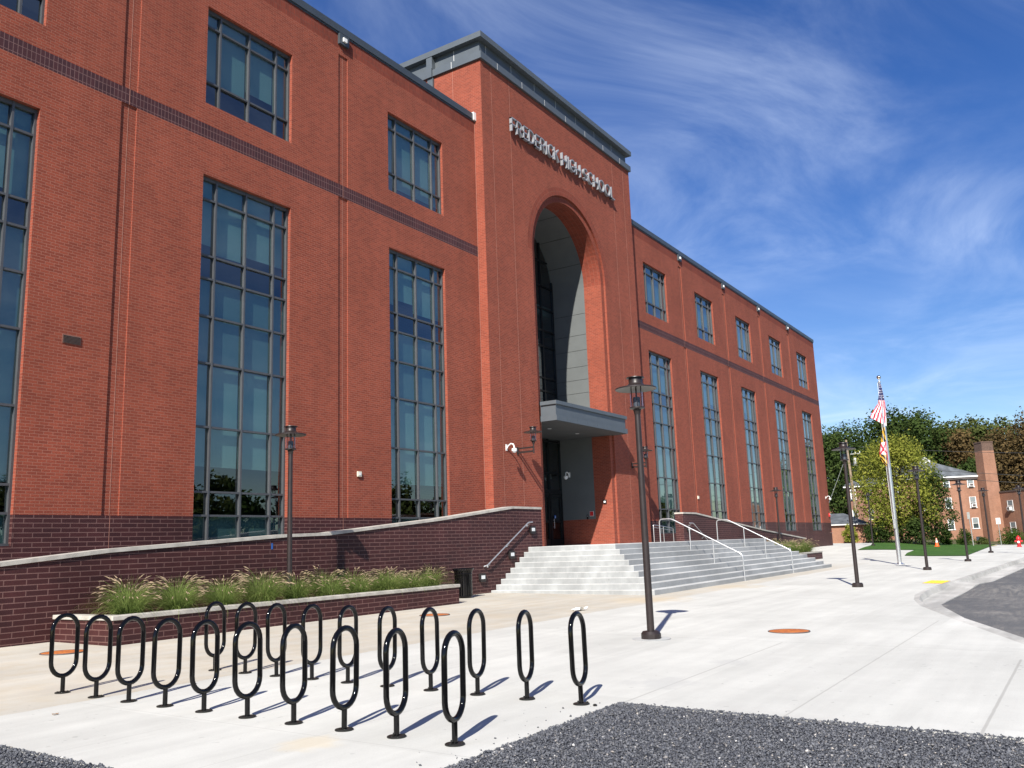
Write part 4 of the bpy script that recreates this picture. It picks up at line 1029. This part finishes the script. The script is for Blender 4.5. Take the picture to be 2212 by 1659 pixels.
# ------------------------------------------------------------------ flagpole and flags
fx, fy = 46.9, -10.6; fz = g(fx, fy)
th = thing('flagpole', (fx, fy, fz), 'tall silver metal flagpole with a ball on top, standing on the paving', 'flagpole')
m = MB(); m.lathe([(.105, .03), (.10, 4.5), (.052, 9.04)], 20); m.build('pole', 'aluminium_pole', th, 60)
m = MB(); m.lathe([(.24, 0), (.24, .03), (.14, .06), (.12, .10)], 24); m.build('base_collar', 'aluminium_pole', th, 40)
m = MB(); m.lathe([(.07, 9.041), (.075, 9.09), (.03, 9.11), (.02, 9.24)], 14); m.build('truck', 'steel', th)
m = MB(); m.lathe([(.10*math.sin(math.pi*k/12)+.001, 9.32-.10*math.cos(math.pi*k/12)) for k in range(13)], 20); m.build('ball_finial', 'brass_ball', th, 80)
m = MB(); m.box(-.19, -.105, -.06, .06, 1.75, 2.2); m.build('cleat_box', 'aluminium_pole', th)
m = MB(); m.tube([(-.10, .07, 9.04), (-.13, .10, 4.5), (-.15, .06, 2.2)], .008, 5); m.build('halyard', 'white_plastic', th)
SD = Vector((-.112, .994, 0))       # leftwards as seen from the plaza
def flag(name, topL, rows, colf, lab):
    th = thing(name, (fx, fy, fz), lab, 'flag', 'flags on the pole')
    nu, nv = 26, 40; mats = ['flag_navy', 'flag_red', 'flag_white', 'flag_black', 'flag_gold']
    parts = {k: MB() for k in range(5)}
    def pt(u, v):
        # u 0 right edge .. 1 left edge, v 0 top .. 1 bottom
        L_ = lerp_poly([(r[0], r[1]) for r in rows], v); R__ = lerp_poly([(r[0], r[2]) for r in rows], v); zz_ = topL[0]+(topL[1]-topL[0])*v
        sk = lerp_poly([(r[0], r[3]) for r in rows], v)
        s = R__+(L_-R__)*u; dep = .06*math.sin(u*9+v*3)*min(1, v*3+.15); p = SD*s+Vector((-.994, -.112, 0))*(.10+dep); return (p.x, p.y, zz_+sk*u)
    for i in range(nu):
        for j in range(nv):
            u, v = (i+.5)/nu, (j+.5)/nv; k = colf(u, v)
            parts[k].quad(pt(i/nu, j/nv), pt(i/nu, (j+1)/nv), pt((i+1)/nu, (j+1)/nv), pt((i+1)/nu, j/nv))
    m = MB()
    for k, q in parts.items():
        b = len(m.v); m.v += q.v; m.f += [tuple(b+x for x in f) for f in q.f]; m.u += q.u; m.m += [k]*len(q.f)
    m.build('cloth', mats, th, 70)
def us(u, v):
    if v < .40:
        gx, gy = (u*5.0+v*3.4) % 1.0, (v*16) % 1.0
        return 2 if (abs(gx-.5) < .2 and abs(gy-.5) < .26) else 0
    return 1 if int((u+ (1-v)*.22)*9.2) % 2 else 2
def md(u, v):
    if v < .36: return 3 if int(u*2.2+v*9) % 2 else 4
    if v < .68: 
        a, b = u-.5, (v-.52)*3
        return 1 if abs(abs(a)-abs(b)) < .13 or abs(a) > .44 else 2
    return (1 if u < .22 else 3 if int(u*2.6+v*11) % 2 else 4)
flag('national_flag', (8.98, 6.80), [(0, .0, -.07, 0), (.28, .10, -.14, .0), (.50, .18, -.17, .08), (.82, .50, -.15, .34), (1.0, .60, -.12, .52)], us, 'limp American flag with red and white stripes at the top of the flagpole')
flag('state_flag', (6.76, 4.70), [(0, .07, -.02, -.02), (.3, .23, -.02, -.05), (.55, .34, -.02, -.05), (.8, .36, -.02, .16), (1.0, .20, -.03, .22)], md, 'limp Maryland flag in black, gold, red and white below the national flag')

# ------------------------------------------------------------------ trees and bushes
def leaf_cloud(name, clumps, per, size, mat, parent, seed, shell=.55, flat=1.0):
    r = np.random.default_rng(seed); C = np.array(clumps); n = len(C)*per
    idx = np.repeat(np.arange(len(C)), per)
    d = r.normal(size=(n, 3)); d /= np.linalg.norm(d, axis=1)[:, None]
    rad = C[idx, 3]*(shell+(1-shell)*r.random(n)**.6)*(1+.18*r.normal(size=n))
    P = C[idx, :3]+d*rad[:, None]*np.array([1, 1, flat])
    nrm = d+r.normal(size=(n, 3))*.7+np.array([0, 0, .35]); nrm /= np.linalg.norm(nrm, axis=1)[:, None]
    t1 = np.cross(nrm, r.normal(size=(n, 3))); t1 /= np.linalg.norm(t1, axis=1)[:, None]; t2 = np.cross(nrm, t1)
    s = size*(.6+.8*r.random(n))[:, None]
    V = np.stack([P-t1*s*.5, P+t2*s*.32-nrm*s*.08, P+t1*s*.55, P-t2*s*.32-nrm*s*.08], axis=1).reshape(-1, 3)
    return np_mesh(name, V, np.arange(n*4).reshape(-1, 4), mat, parent)
def tree(name, x, y, h, w_, mat, lab, cat='tree', seed=1, crown0=.25, nclump=46, per=110, leaf=.42, group=None, trunk=.28, zb=None, shape=1.0, dep=None, crs=(.13, .235)):
    zb = g(x, y) if zb is None else zb; th = thing(name, (x, y, zb), lab, cat, group); r = random.Random(seed)
    z0, z1 = h*crown0, h; cl = []; limbs = []
    dep = dep or w_
    for k in range(nclump):
        f = (k+.5)/nclump; z = z0+(z1-z0)*f
        env = math.sin(math.pi*min(.96, .16+f*.78))**(.50*shape)
        a = k*2.399+r.uniform(-.5, .5); q = math.sqrt(r.uniform(.12, 1.0))
        cr = r.uniform(*crs)*min(w_, h*.8)
        rx = max(w_/2*env*q-cr*.55, 0); ry = max(dep/2*env*q-cr*.55, 0)
        c = (math.cos(a)*rx, math.sin(a)*ry, z-cr*.5*(f > .85), cr); cl.append(c)
        if k % 3 == 0: limbs.append(c)
    m = MB(); m.tube([(0, 0, -.1), (w_*.01, 0, h*.3), (-w_*.01, w_*.01, h*.6), (0, 0, h*.88)], [trunk, trunk*.75, trunk*.45, trunk*.12], 9); tr = m.build('trunk', 'bark', th, 60)
    for c in limbs:
        zz0 = max(h*.2, c[2]*.62); b = MB(); b.tube([(0, 0, zz0), (c[0]*.5, c[1]*.5, (zz0+c[2])/2), (c[0], c[1], c[2])], [trunk*.35, trunk*.2, trunk*.06], 6); b.build('limb', 'bark', tr, 60)
    leaf_cloud('crown', cl, int(per*1.7), leaf*.74, mat, th, seed); return th
G1 = 'trees on the rise behind the brick houses'
tree('broadleaf_tree', 148, 6.2, 19.8, 14, 'leaf_dark', 'tallest dark green tree behind the flagpole', seed=3, crown0=.12, nclump=60, per=120, leaf=.62, group=G1)
tree('broadleaf_tree', 149, 13.5, 18.2, 12, 'leaf_dark', 'dark green tree left of the tallest tree behind the lamp', seed=4, crown0=.1, nclump=50, per=120, leaf=.6, group=G1)
tree('broadleaf_tree', 146, 1.6, 18.8, 10, 'leaf_dark', 'dark green tree right of the tallest tree behind the yellow one', seed=5, crown0=.12, nclump=48, per=120, leaf=.6, group=G1)
tree('broadleaf_tree', 127, 11.5, 15.2, 10, 'leaf_dark', 'dark green tree peeping out behind the corner of the school', seed=6, crown0=.05, nclump=54, per=120, leaf=.5, group=G1)
tree('broadleaf_tree', 132, 7.0, 13.5, 10, 'leaf_dark', 'lower dark green tree above the garage roof', seed=16, crown0=.05, nclump=44, per=110, leaf=.5, group=G1)
tree('broadleaf_tree', 158, -3.0, 18.4, 12, 'leaf_mid', 'green tree rising behind the gabled roof', seed=7, crown0=.1, nclump=50, per=110, leaf=.62, group=G1)
tree('broadleaf_tree', 150, -2.6, 15.8, 10, 'leaf_brown', 'brown leaved tree directly behind the gabled roof', seed=8, crown0=.1, nclump=50, per=120, leaf=.55, group=G1)
tree('broadleaf_tree', 160, -8.6, 18.6, 11, 'leaf_mid', 'green treetop behind the brown trees left of the chimney', seed=9, crown0=.15, nclump=44, per=110, leaf=.6, group=G1)
tree('broadleaf_tree', 146, -9.0, 15.6, 10, 'leaf_brown', 'russet brown tree behind the tall chimney', seed=10, crown0=.08, nclump=50, per=125, leaf=.52, group=G1)
tree('broadleaf_tree', 145, -13.6, 17.6, 11, 'leaf_brown', 'russet brown tree right of the chimney', seed=11, crown0=.06, nclump=54, per=125, leaf=.52, group=G1)
tree('broadleaf_tree', 147, -19.0, 16.4, 10, 'leaf_brown', 'russet brown tree at the right edge of the picture', seed=12, crown0=.06, nclump=50, per=125, leaf=.52, group=G1)
tree('broadleaf_tree', 156, -.4, 17.6, 10, 'leaf_mid', 'olive green tree filling the gap behind the gabled roof', seed=18, crown0=.05, nclump=56, per=120, leaf=.58, group=G1)
tree('broadleaf_tree', 153, -6.0, 17.9, 9, 'leaf_mid', 'olive green tree between the gabled roof and the brown trees', seed=19, crown0=.05, nclump=56, per=120, leaf=.58, group=G1)
tree('broadleaf_tree', 155, -14.8, 18.6, 9, 'leaf_mid', 'dull green tree rising above the russet trees at the right', seed=20, crown0=.05, nclump=56, per=120, leaf=.58, group=G1)
tree('broadleaf_tree', 140, -5.4, 11.0, 7, 'leaf_dark', 'low dark tree between the gabled roof and the chimney', seed=17, crown0=.05, nclump=40, per=110, leaf=.5, group=G1)
tree('maple_tree', 91.5, -3.3, 10.2, 8.4, 'leaf_yellow', 'bushy yellow green tree on the lawn behind the flagpole', seed=21, crown0=.16, nclump=96, per=112, leaf=.28, trunk=.22, crs=(.09, .175))
tree('small_tree', 93.5, -6.1, 7.2, 4.2, 'leaf_dark', 'dark olive tree right of the yellow green tree', seed=22, crown0=.10, nclump=34, per=120, leaf=.26, trunk=.12)
def bush(x, y, w_, h, lab, seed, mat='leaf_box', per=90, leaf=.12, name='bush'):
    th = thing(name, (x, y, g(x, y)), lab, 'bush', 'bushes in front of the brick houses'); r = random.Random(seed); cl = []
    for k in range(26):
        a = r.uniform(0, 6.28); f = r.uniform(0.12, 1.0); q = math.sqrt(r.random())*math.sin(math.pi*min(.95, .22+.70*f))
        cl.append((math.cos(a)*q*w_*.38, math.sin(a)*q*w_*.38, f*h*.80, .17*min(w_, h*1.3)))
    m = MB(); m.tube([(0, 0, -.05), (0, 0, h*.5)], [.06, .02], 6); m.build('stem', 'bark', th); leaf_cloud('foliage', cl, per, leaf, mat, th, seed, shell=.45)
bush(96.5, -6.6, 1.5, 1.75, 'rounded green bush right of the traffic cone', 31)
bush(99.5, -7.75, 2.2, 1.75, 'clipped round bush between the second and third lamp posts on the lawn', 32)
bush(99.5, -12.0, 2.9, 1.95, 'large rounded green bush behind the small sign', 33)
bush(90.2, -1.6, 3.0, 2.5, 'dark shrub under the left side of the yellow green tree', 34, 'leaf_dark', 110, .18)
bush(90.8, -4.6, 3.2, 2.9, 'dark shrub under the right side of the yellow green tree', 35, 'leaf_dark', 110, .18)
bush(91.0, 1.2, 1.8, 2.0, 'small yellowing shrub beside the garage wall', 36, 'leaf_yellow', 70, .16)
bush(102.0, -9.2, 1.5, .8, 'low plants at the foot of the brick house wall', 37, 'leaf_mid', 60, .12)
# the tree belt across the street, seen mirrored in the windows
for k in range(15):
    x = 18+k*15+random.uniform(-3, 3); y = -64-random.uniform(0, 10)-(k > 9)*6
    tree('broadleaf_tree', x, y, random.uniform(9.5, 13), random.uniform(10, 13), ['leaf_mid', 'leaf_dark', 'leaf_mid'][k % 3], f'green tree in the row across the street, {(ORD+["eleventh","twelfth","thirteenth","fourteenth","fifteenth"])[k]} along', seed=50+k, crown0=.04, nclump=34, per=75, leaf=.85, group='trees across the street', zb=-.3)

# ------------------------------------------------------------------ brick houses beyond the lawn
def frame_pt(o, u, v): return lambda a, b, z: (o[0]+u[0]*a+v[0]*b, o[1]+u[1]*a+v[1]*b, z)
def win(parent, fp, a0, a1, z0, z1, ac=False, rec=.10):
    m = MB(); t_ = .045
    def bx(p, q, r0, r1, b0, b1):
        c = [fp(p, b0, r0), fp(q, b0, r0), fp(q, b1, r0), fp(p, b1, r0), fp(p, b0, r1), fp(q, b0, r1), fp(q, b1, r1), fp(p, b1, r1)]
        for f in ((3,2,1,0),(4,5,6,7),(0,1,5,4),(1,2,6,5),(2,3,7,6),(3,0,4,7)): m.quad(*[c[k] for k in f])
    bx(a0-.04, a0+t_, z0, z1, -.04, .06); bx(a1-t_, a1+.04, z0, z1, -.04, .06); bx(a0-.04, a1+.04, z1, z1+.05, -.04, .06); bx(a0-.09, a1+.09, z0-.10, z0, -.08, .06)
    zm = (z0+z1)/2; bx(a0+t_, a1-t_, zm-.03, zm+.03, -.02, .05)
    w_ = m.build('window', 'white_trim', parent)
    m = MB(); m.quad(fp(a0, -.004, z0), fp(a1, -.004, z0), fp(a1, -.004, z1), fp(a0, -.004, z1)); m.build('pane', 'dark_pane', w_)
    m = MB(); m.quad(fp(a0+t_, -.012, zm+.1), fp(a1-t_, -.012, zm+.1), fp(a1-t_, -.012, z1-.03), fp(a0+t_, -.012, z1-.03)); m.build('blind', 'spandrel', w_)
    if ac:
        m = MB(); am = (a0+a1)/2; bx(am-.28, am+.28, z0+.02, z0+.42, -.35, -.02); m.build('air_conditioner', 'white_trim', w_)
        m = MB(); bx(am-.18, am+.18, z0+.08, z0+.36, -.36, -.351); m.build('grille', 'dark_trim', w_)
def fbox(m, fp, a0, a1, b0, b1, z0, z1, mi=0):
    c = [fp(a0, b0, z0), fp(a1, b0, z0), fp(a1, b1, z0), fp(a0, b1, z0), fp(a0, b0, z1), fp(a1, b0, z1), fp(a1, b1, z1), fp(a0, b1, z1)]
    for f in ((3,2,1,0),(4,5,6,7),(0,1,5,4),(1,2,6,5),(2,3,7,6),(3,0,4,7)): m.quad(*[c[k] for k in f], mi)
ap = thing('brick_apartment_house', (124.5, -7.6, 0), 'three storey orange brick house with grey roof, white gable and tall chimney behind the lawn', 'house')
ap_off = (0, 0)
def local(fp, ox, oy, oz=0): return lambda a, b, z: (fp(a, b, z)[0]-ox, fp(a, b, z)[1]-oy, z-oz)
c22, s22 = math.cos(R(22)), math.sin(R(22))
U = (-s22, c22); V = (c22, s22)
# a runs left along the facade from the chimney corner, b runs back
fpA = local(frame_pt((124.5, -7.5), U, V), 124.5, -7.6)
m = MB(); fbox(m, fpA, 0, 12, 0, 11, -.3, 8.1); m.build('wall', 'orange_brick', ap)
m = MB()
e = .35; z0, z1 = 8.28, 11.15
A0, A1, B0, B1 = -e, 12+e, -e, 11+e
rg0, rg1 = fpA(5.2, 3.2, z1), fpA(5.2, 7.6, z1)
L0, R0, L1, R1 = fpA(A1, B0, z0), fpA(A0, B0, z0), fpA(A1, B1, z0), fpA(A0, B1, z0)
gl, gr = fpA(6.1, 2.75, 10.35), fpA(4.3, 2.75, 10.35)
m.poly([R0, L0, gl, gr]); m.poly([L0, L1, rg1, rg0, gl]); m.poly([R1, R0, gr, rg0, rg1]); m.poly([L1, R1, rg1])
rf = m.build('roof', 'slate_roof', ap)
m = MB(); m.poly([gr, gl, rg0]); m.build('gable_vent', 'post_grey', rf)
m = MB(); fbox(m, fpA, A0, A1, B0, B0+.08, 8.12, 8.28); fbox(m, fpA, A0, A0+.08, B0+.081, B1, 8.12, 8.28); m.build('gutter', 'white_trim', rf)
m = MB(); fbox(m, fpA, -e+.02, 12+e-.02, -e+.1, -.001, 7.88, 8.119); fbox(m, fpA, 0, 12, -.06, -.002, 7.80, 7.88); m.build('eave', 'dark_trim', ap)
for a0, zs in ((.62, (6.95, 4.40, 1.80)), (3.45, (7.05, 4.40, 1.75))):
    for k, z in enumerate(zs): win(ap, fpA, a0+.02, a0+.72, z-.02-.0, z+1.22-.45*(z > 6.5), ac=(a0 < 1 and k < 2))
for a0 in (6.6, 9.6):
    for z in (6.6, 4.25, 1.75): win(ap, fpA, a0, a0+.75, z, z+1.2)
m = MB(); fbox(m, fpA, .55, 1.15, -.02, -.001, .15, .75); m.build('basement_window', 'dark_pane', ap)
# chimney, set diagonally in the corner
chm = MB(); cc = (124.15-124.5, -8.55+7.6)
for (h0, h1, r0, r1, mi) in ((-.3, 11.2, 1.30, 1.08, 0), (11.2, 12.2, 1.08, 1.06, 1), (12.2, 12.36, 1.12, 1.12, 1)):
    chm.lathe([(r0, h0), (r1, h1)], 4, (cc[0], cc[1], 0), mi, cap0=False, cap1=True, ph=R(-6))
chm.build('chimney', ['orange_brick', 'soot_brick'], ap)
# lower flat-roofed wing running toward the viewer
fpW = local(frame_pt((124.4, -9.3), (-.80, -.60), (.60, -.80)), 124.5, -7.6)
m = MB(); fbox(m, fpW, 0, 11, 0, 9, -.3, 5.95); m.build('side_wing', 'orange_brick', ap)
m = MB(); fbox(m, fpW, -.05, 11.1, -.06, 9.05, 5.951, 6.12); m.build('wing_coping', 'dark_trim', ap)
fpWf = lambda a, b, z: fpW(a, b, z)
for a0 in (1.9, 5.6, 8.6):
    for k, z in enumerate((3.75, 1.15)): win(ap, fpWf, a0, a0+1.0, z, z+1.15, ac=(k == 0 and a0 < 2))
# second house, left
ap2 = thing('brick_house', (118, 6.5, .7), 'brown brick house with a hipped grey roof, half hidden behind the left lamp post', 'house')
fpB = local(frame_pt((117.5, 2.6), (-.10, .995), (.995, .10)), 118, 6.5, .7)
m = MB(); fbox(m, fpB, 0, 4.3, 0, 9, .2, 7.5); m.build('wall', 'tan_red_brick', ap2)
m = MB(); z0, z1 = 7.55, 9.0
q = [fpB(-.35, -.35, z0), fpB(4.65, -.35, z0), fpB(4.65, 9.3, z0), fpB(-.35, 9.3, z0)]; r0, r1 = fpB(2.15, 2.3, z1), fpB(2.15, 6.7, z1)
m.poly([q[0], q[1], r0]); m.poly([q[1], q[2], r1, r0]); m.poly([q[2], q[3], r1]); m.poly([q[3], q[0], r0, r1]); m.build('roof', 'slate_roof', ap2)
m = MB(); fbox(m, fpB, -.3, 4.6, -.32, 9.2, 7.38, 7.549); m.build('eave', 'white_trim', ap2)
for a0 in (1.35, 3.25):
    for k, z in enumerate((5.9, 3.35)): win(ap2, fpB, a0, a0+.55, z, z+1.2, ac=(a0 > 3 and k == 0))
gar = thing('garage', (93.5, 2.2, .7), 'low orange brick garage with a sloping grey roof behind the school corner', 'garage')
fpG = local(frame_pt((93.15, -.05), (-.20, .98), (.98, .20)), 93.5, 2.2, .7)
m = MB(); fbox(m, fpG, 0, 9, 0, 7, .4, 2.52); m.build('wall', 'orange_brick', gar)
m = MB(); q = [fpG(-.3, -.3, 2.60), fpG(9.3, -.3, 2.60), fpG(9.3, 7.3, 2.60), fpG(-.3, 7.3, 2.60)]; r0, r1 = fpG(2.2, 3.5, 3.75), fpG(7.5, 3.5, 3.75)
m.poly([q[1], r1, r0, q[0]][::-1]); m.poly([q[1], q[2], r1]); m.poly([q[2], q[3], r0, r1]); m.poly([q[3], q[0], r0]); m.build('roof', 'slate_roof', gar)
m = MB(); fbox(m, fpG, -.3, 9.3, -.32, -.02, 2.50, 2.60); m.build('gutter', 'white_trim', gar)
far = thing('brick_outbuilding', (128, 11, .7), 'orange brick building end just visible beside the far school corner', 'house')
m = MB(); m.box(-1.5, 6, -.2, 6, -.5, 4.9); m.build('wall', 'orange_brick', far); m = MB(); m.prism([(-1.6, 4.91), (6.1, 4.91), (6.1, 5.05), (-1.6, 5.05)], -.3, 6.1); m.build('roof_edge', 'dark_trim', far)

# utility pole with wires
up = thing('utility_pole', (98.0, 1.9, g(98, 1.9)), 'weathered wooden utility pole with a transformer behind the left lamp post', 'utility pole')
m = MB(); m.tube([(0, 0, -.2), (0, .12, 5), (-.05, .3, 10.8)], [.17, .15, .11], 10); m.build('pole', 'wood_pole', up, 60)
m = MB(); m.box(-.05, .05, -1.0, .0, 9.2, 9.3); m.build('crossarm', 'post_grey', up)
m = MB(); m.lathe([(.18, 8.0), (.20, 8.05), (.20, 8.75), (.12, 8.85)], 14, (0, -.42, 0)); m.build('transformer', 'post_grey', up, 40)
m = MB()
for y in (-.95, -.5): m.lathe([(.04, 9.3), (.05, 9.38), (.03, 9.48)], 8, (0, y, 0))
m.build('insulators', 'white_plastic', up)
def wire(a, b, sag, lab, r=.022):
    m = MB(); m.tube([(a[0]+(b[0]-a[0])*f, a[1]+(b[1]-a[1])*f, a[2]+(b[2]-a[2])*f-sag*4*f*(1-f)) for f in [k/14 for k in range(15)]], r, 5); tag(m.build('overhead_wire', 'wire_black'), lab, 'wire', 'overhead wires')
zb = g(98, 1.9)
wire((98, 1.0, zb+9.95), (108, -30, zb+7.6), .5, 'upper overhead wire running from the utility pole past the chimney')
wire((98, 2.0, zb+8.2), (104, -30, 5.0), .3, 'middle overhead wire crossing in front of the orange brick house')
wire((98, 2.0, zb+7.5), (104, -30, 4.2), .3, 'lower overhead wire crossing in front of the orange brick house')
m = MB(); m.tube([(98, 2.2, zb+9.4), (97.5, 5.3, zb+2.5)], .022, 5); tag(m.build('guy_wire', 'post_grey'), 'slanting guy wire from the utility pole down behind the school corner', 'wire')

# hydrant, cone, signs
hx, hy = 87.5, -13.25
th = thing('fire_hydrant', (hx, hy, g(hx, hy)), 'red fire hydrant at the right edge of the paving', 'fire hydrant')
m = MB(); m.lathe([(.20, 0), (.20, .06), (.15, .07), (.15, .62), (.19, .64), (.19, .72), (.16, .80), (.08, .90), (.05, .91), (.05, .97)], 18); m.build('barrel', 'hydrant_red', th, 40)
m = MB(); m.tube([(0, -.30, .48), (0, .30, .48)], .075, 12); m.build('side_nozzles', 'hydrant_red', th, 40)
m = MB(); m.tube([(-.27, 0, .42), (-.12, 0, .42)], .095, 12); m.build('front_nozzle', 'white_plastic', th, 40)
th = thing('traffic_cone', (88.3, -6.75, g(88.3, -6.75)+.03), 'orange and white traffic cone on the lawn', 'traffic cone')
m = MB(); m.box(-.22, .22, -.22, .22, 0, .04); m.build('base', 'cone_orange', th)
m = MB(); m.lathe([(.17, .041), (.035, .76)], 16); cn_ = m.build('cone', 'cone_orange', th, 60)
m = MB(); m.lathe([(.112, .36), (.080, .53)], 16, cap0=False, cap1=False); m.lathe([(.064, .62), (.05, .69)], 16, cap0=False, cap1=False); m.build('reflective_band', 'white_plastic', cn_, 60)
th = thing('parking_sign', (96.2, -11.25, g(96, -11.2)), 'small white sign on a thin grey post in front of the large bush', 'sign')
m = MB(); m.tube([(0, 0, 0), (.02, .03, 2.55)], .03, 8); m.build('post', 'post_grey', th)
m = MB(); m.box(-.05, -.035, -.19, .19, 2.0, 2.58); pn = m.build('panel', 'white_plastic', th)
m = MB()
for z, w_ in ((2.50, .12), (2.33, .26), (2.18, .24), (2.12, .28), (2.06, .2)): m.box(-.054, -.0505, -w_/2, w_/2, z-.012, z+.012)
m.build('lettering', 'sign_red', pn)
th = thing('sign_post', (95.2, -8.98, g(95, -9)), 'bare grey metal post without a sign, right of the third lamp on the lawn', 'post')
m = MB(); m.tube([(0, 0, 0), (.02, .08, 3.2)], .045, 8); m.build('post', 'post_grey', th); m = MB(); m.box(-.06, -.045, -.02, .22, 2.55, 3.2); m.build('sign_edge', 'post_grey', th)
mb = MB(); sheet(mb, [91.5, 95.3], lambda x: -10.95-(x-91.5)*.02, lambda x: -10.78-(x-91.5)*.02, 1, lambda x, y: g(x, y)+.05)
for k in range(8):
    y0 = -10.95-k*.33; mb.quad((95.2+k*.02, y0, g(95, y0)+.012), (95.45+k*.02, y0, g(95, y0)+.012), (95.45, y0-.33, g(95, y0)+.012), (95.2, y0-.33, g(95, y0)+.012))
tag(mb.build('kerb_marking', 'curb_yellow'), None, None, kind='structure')
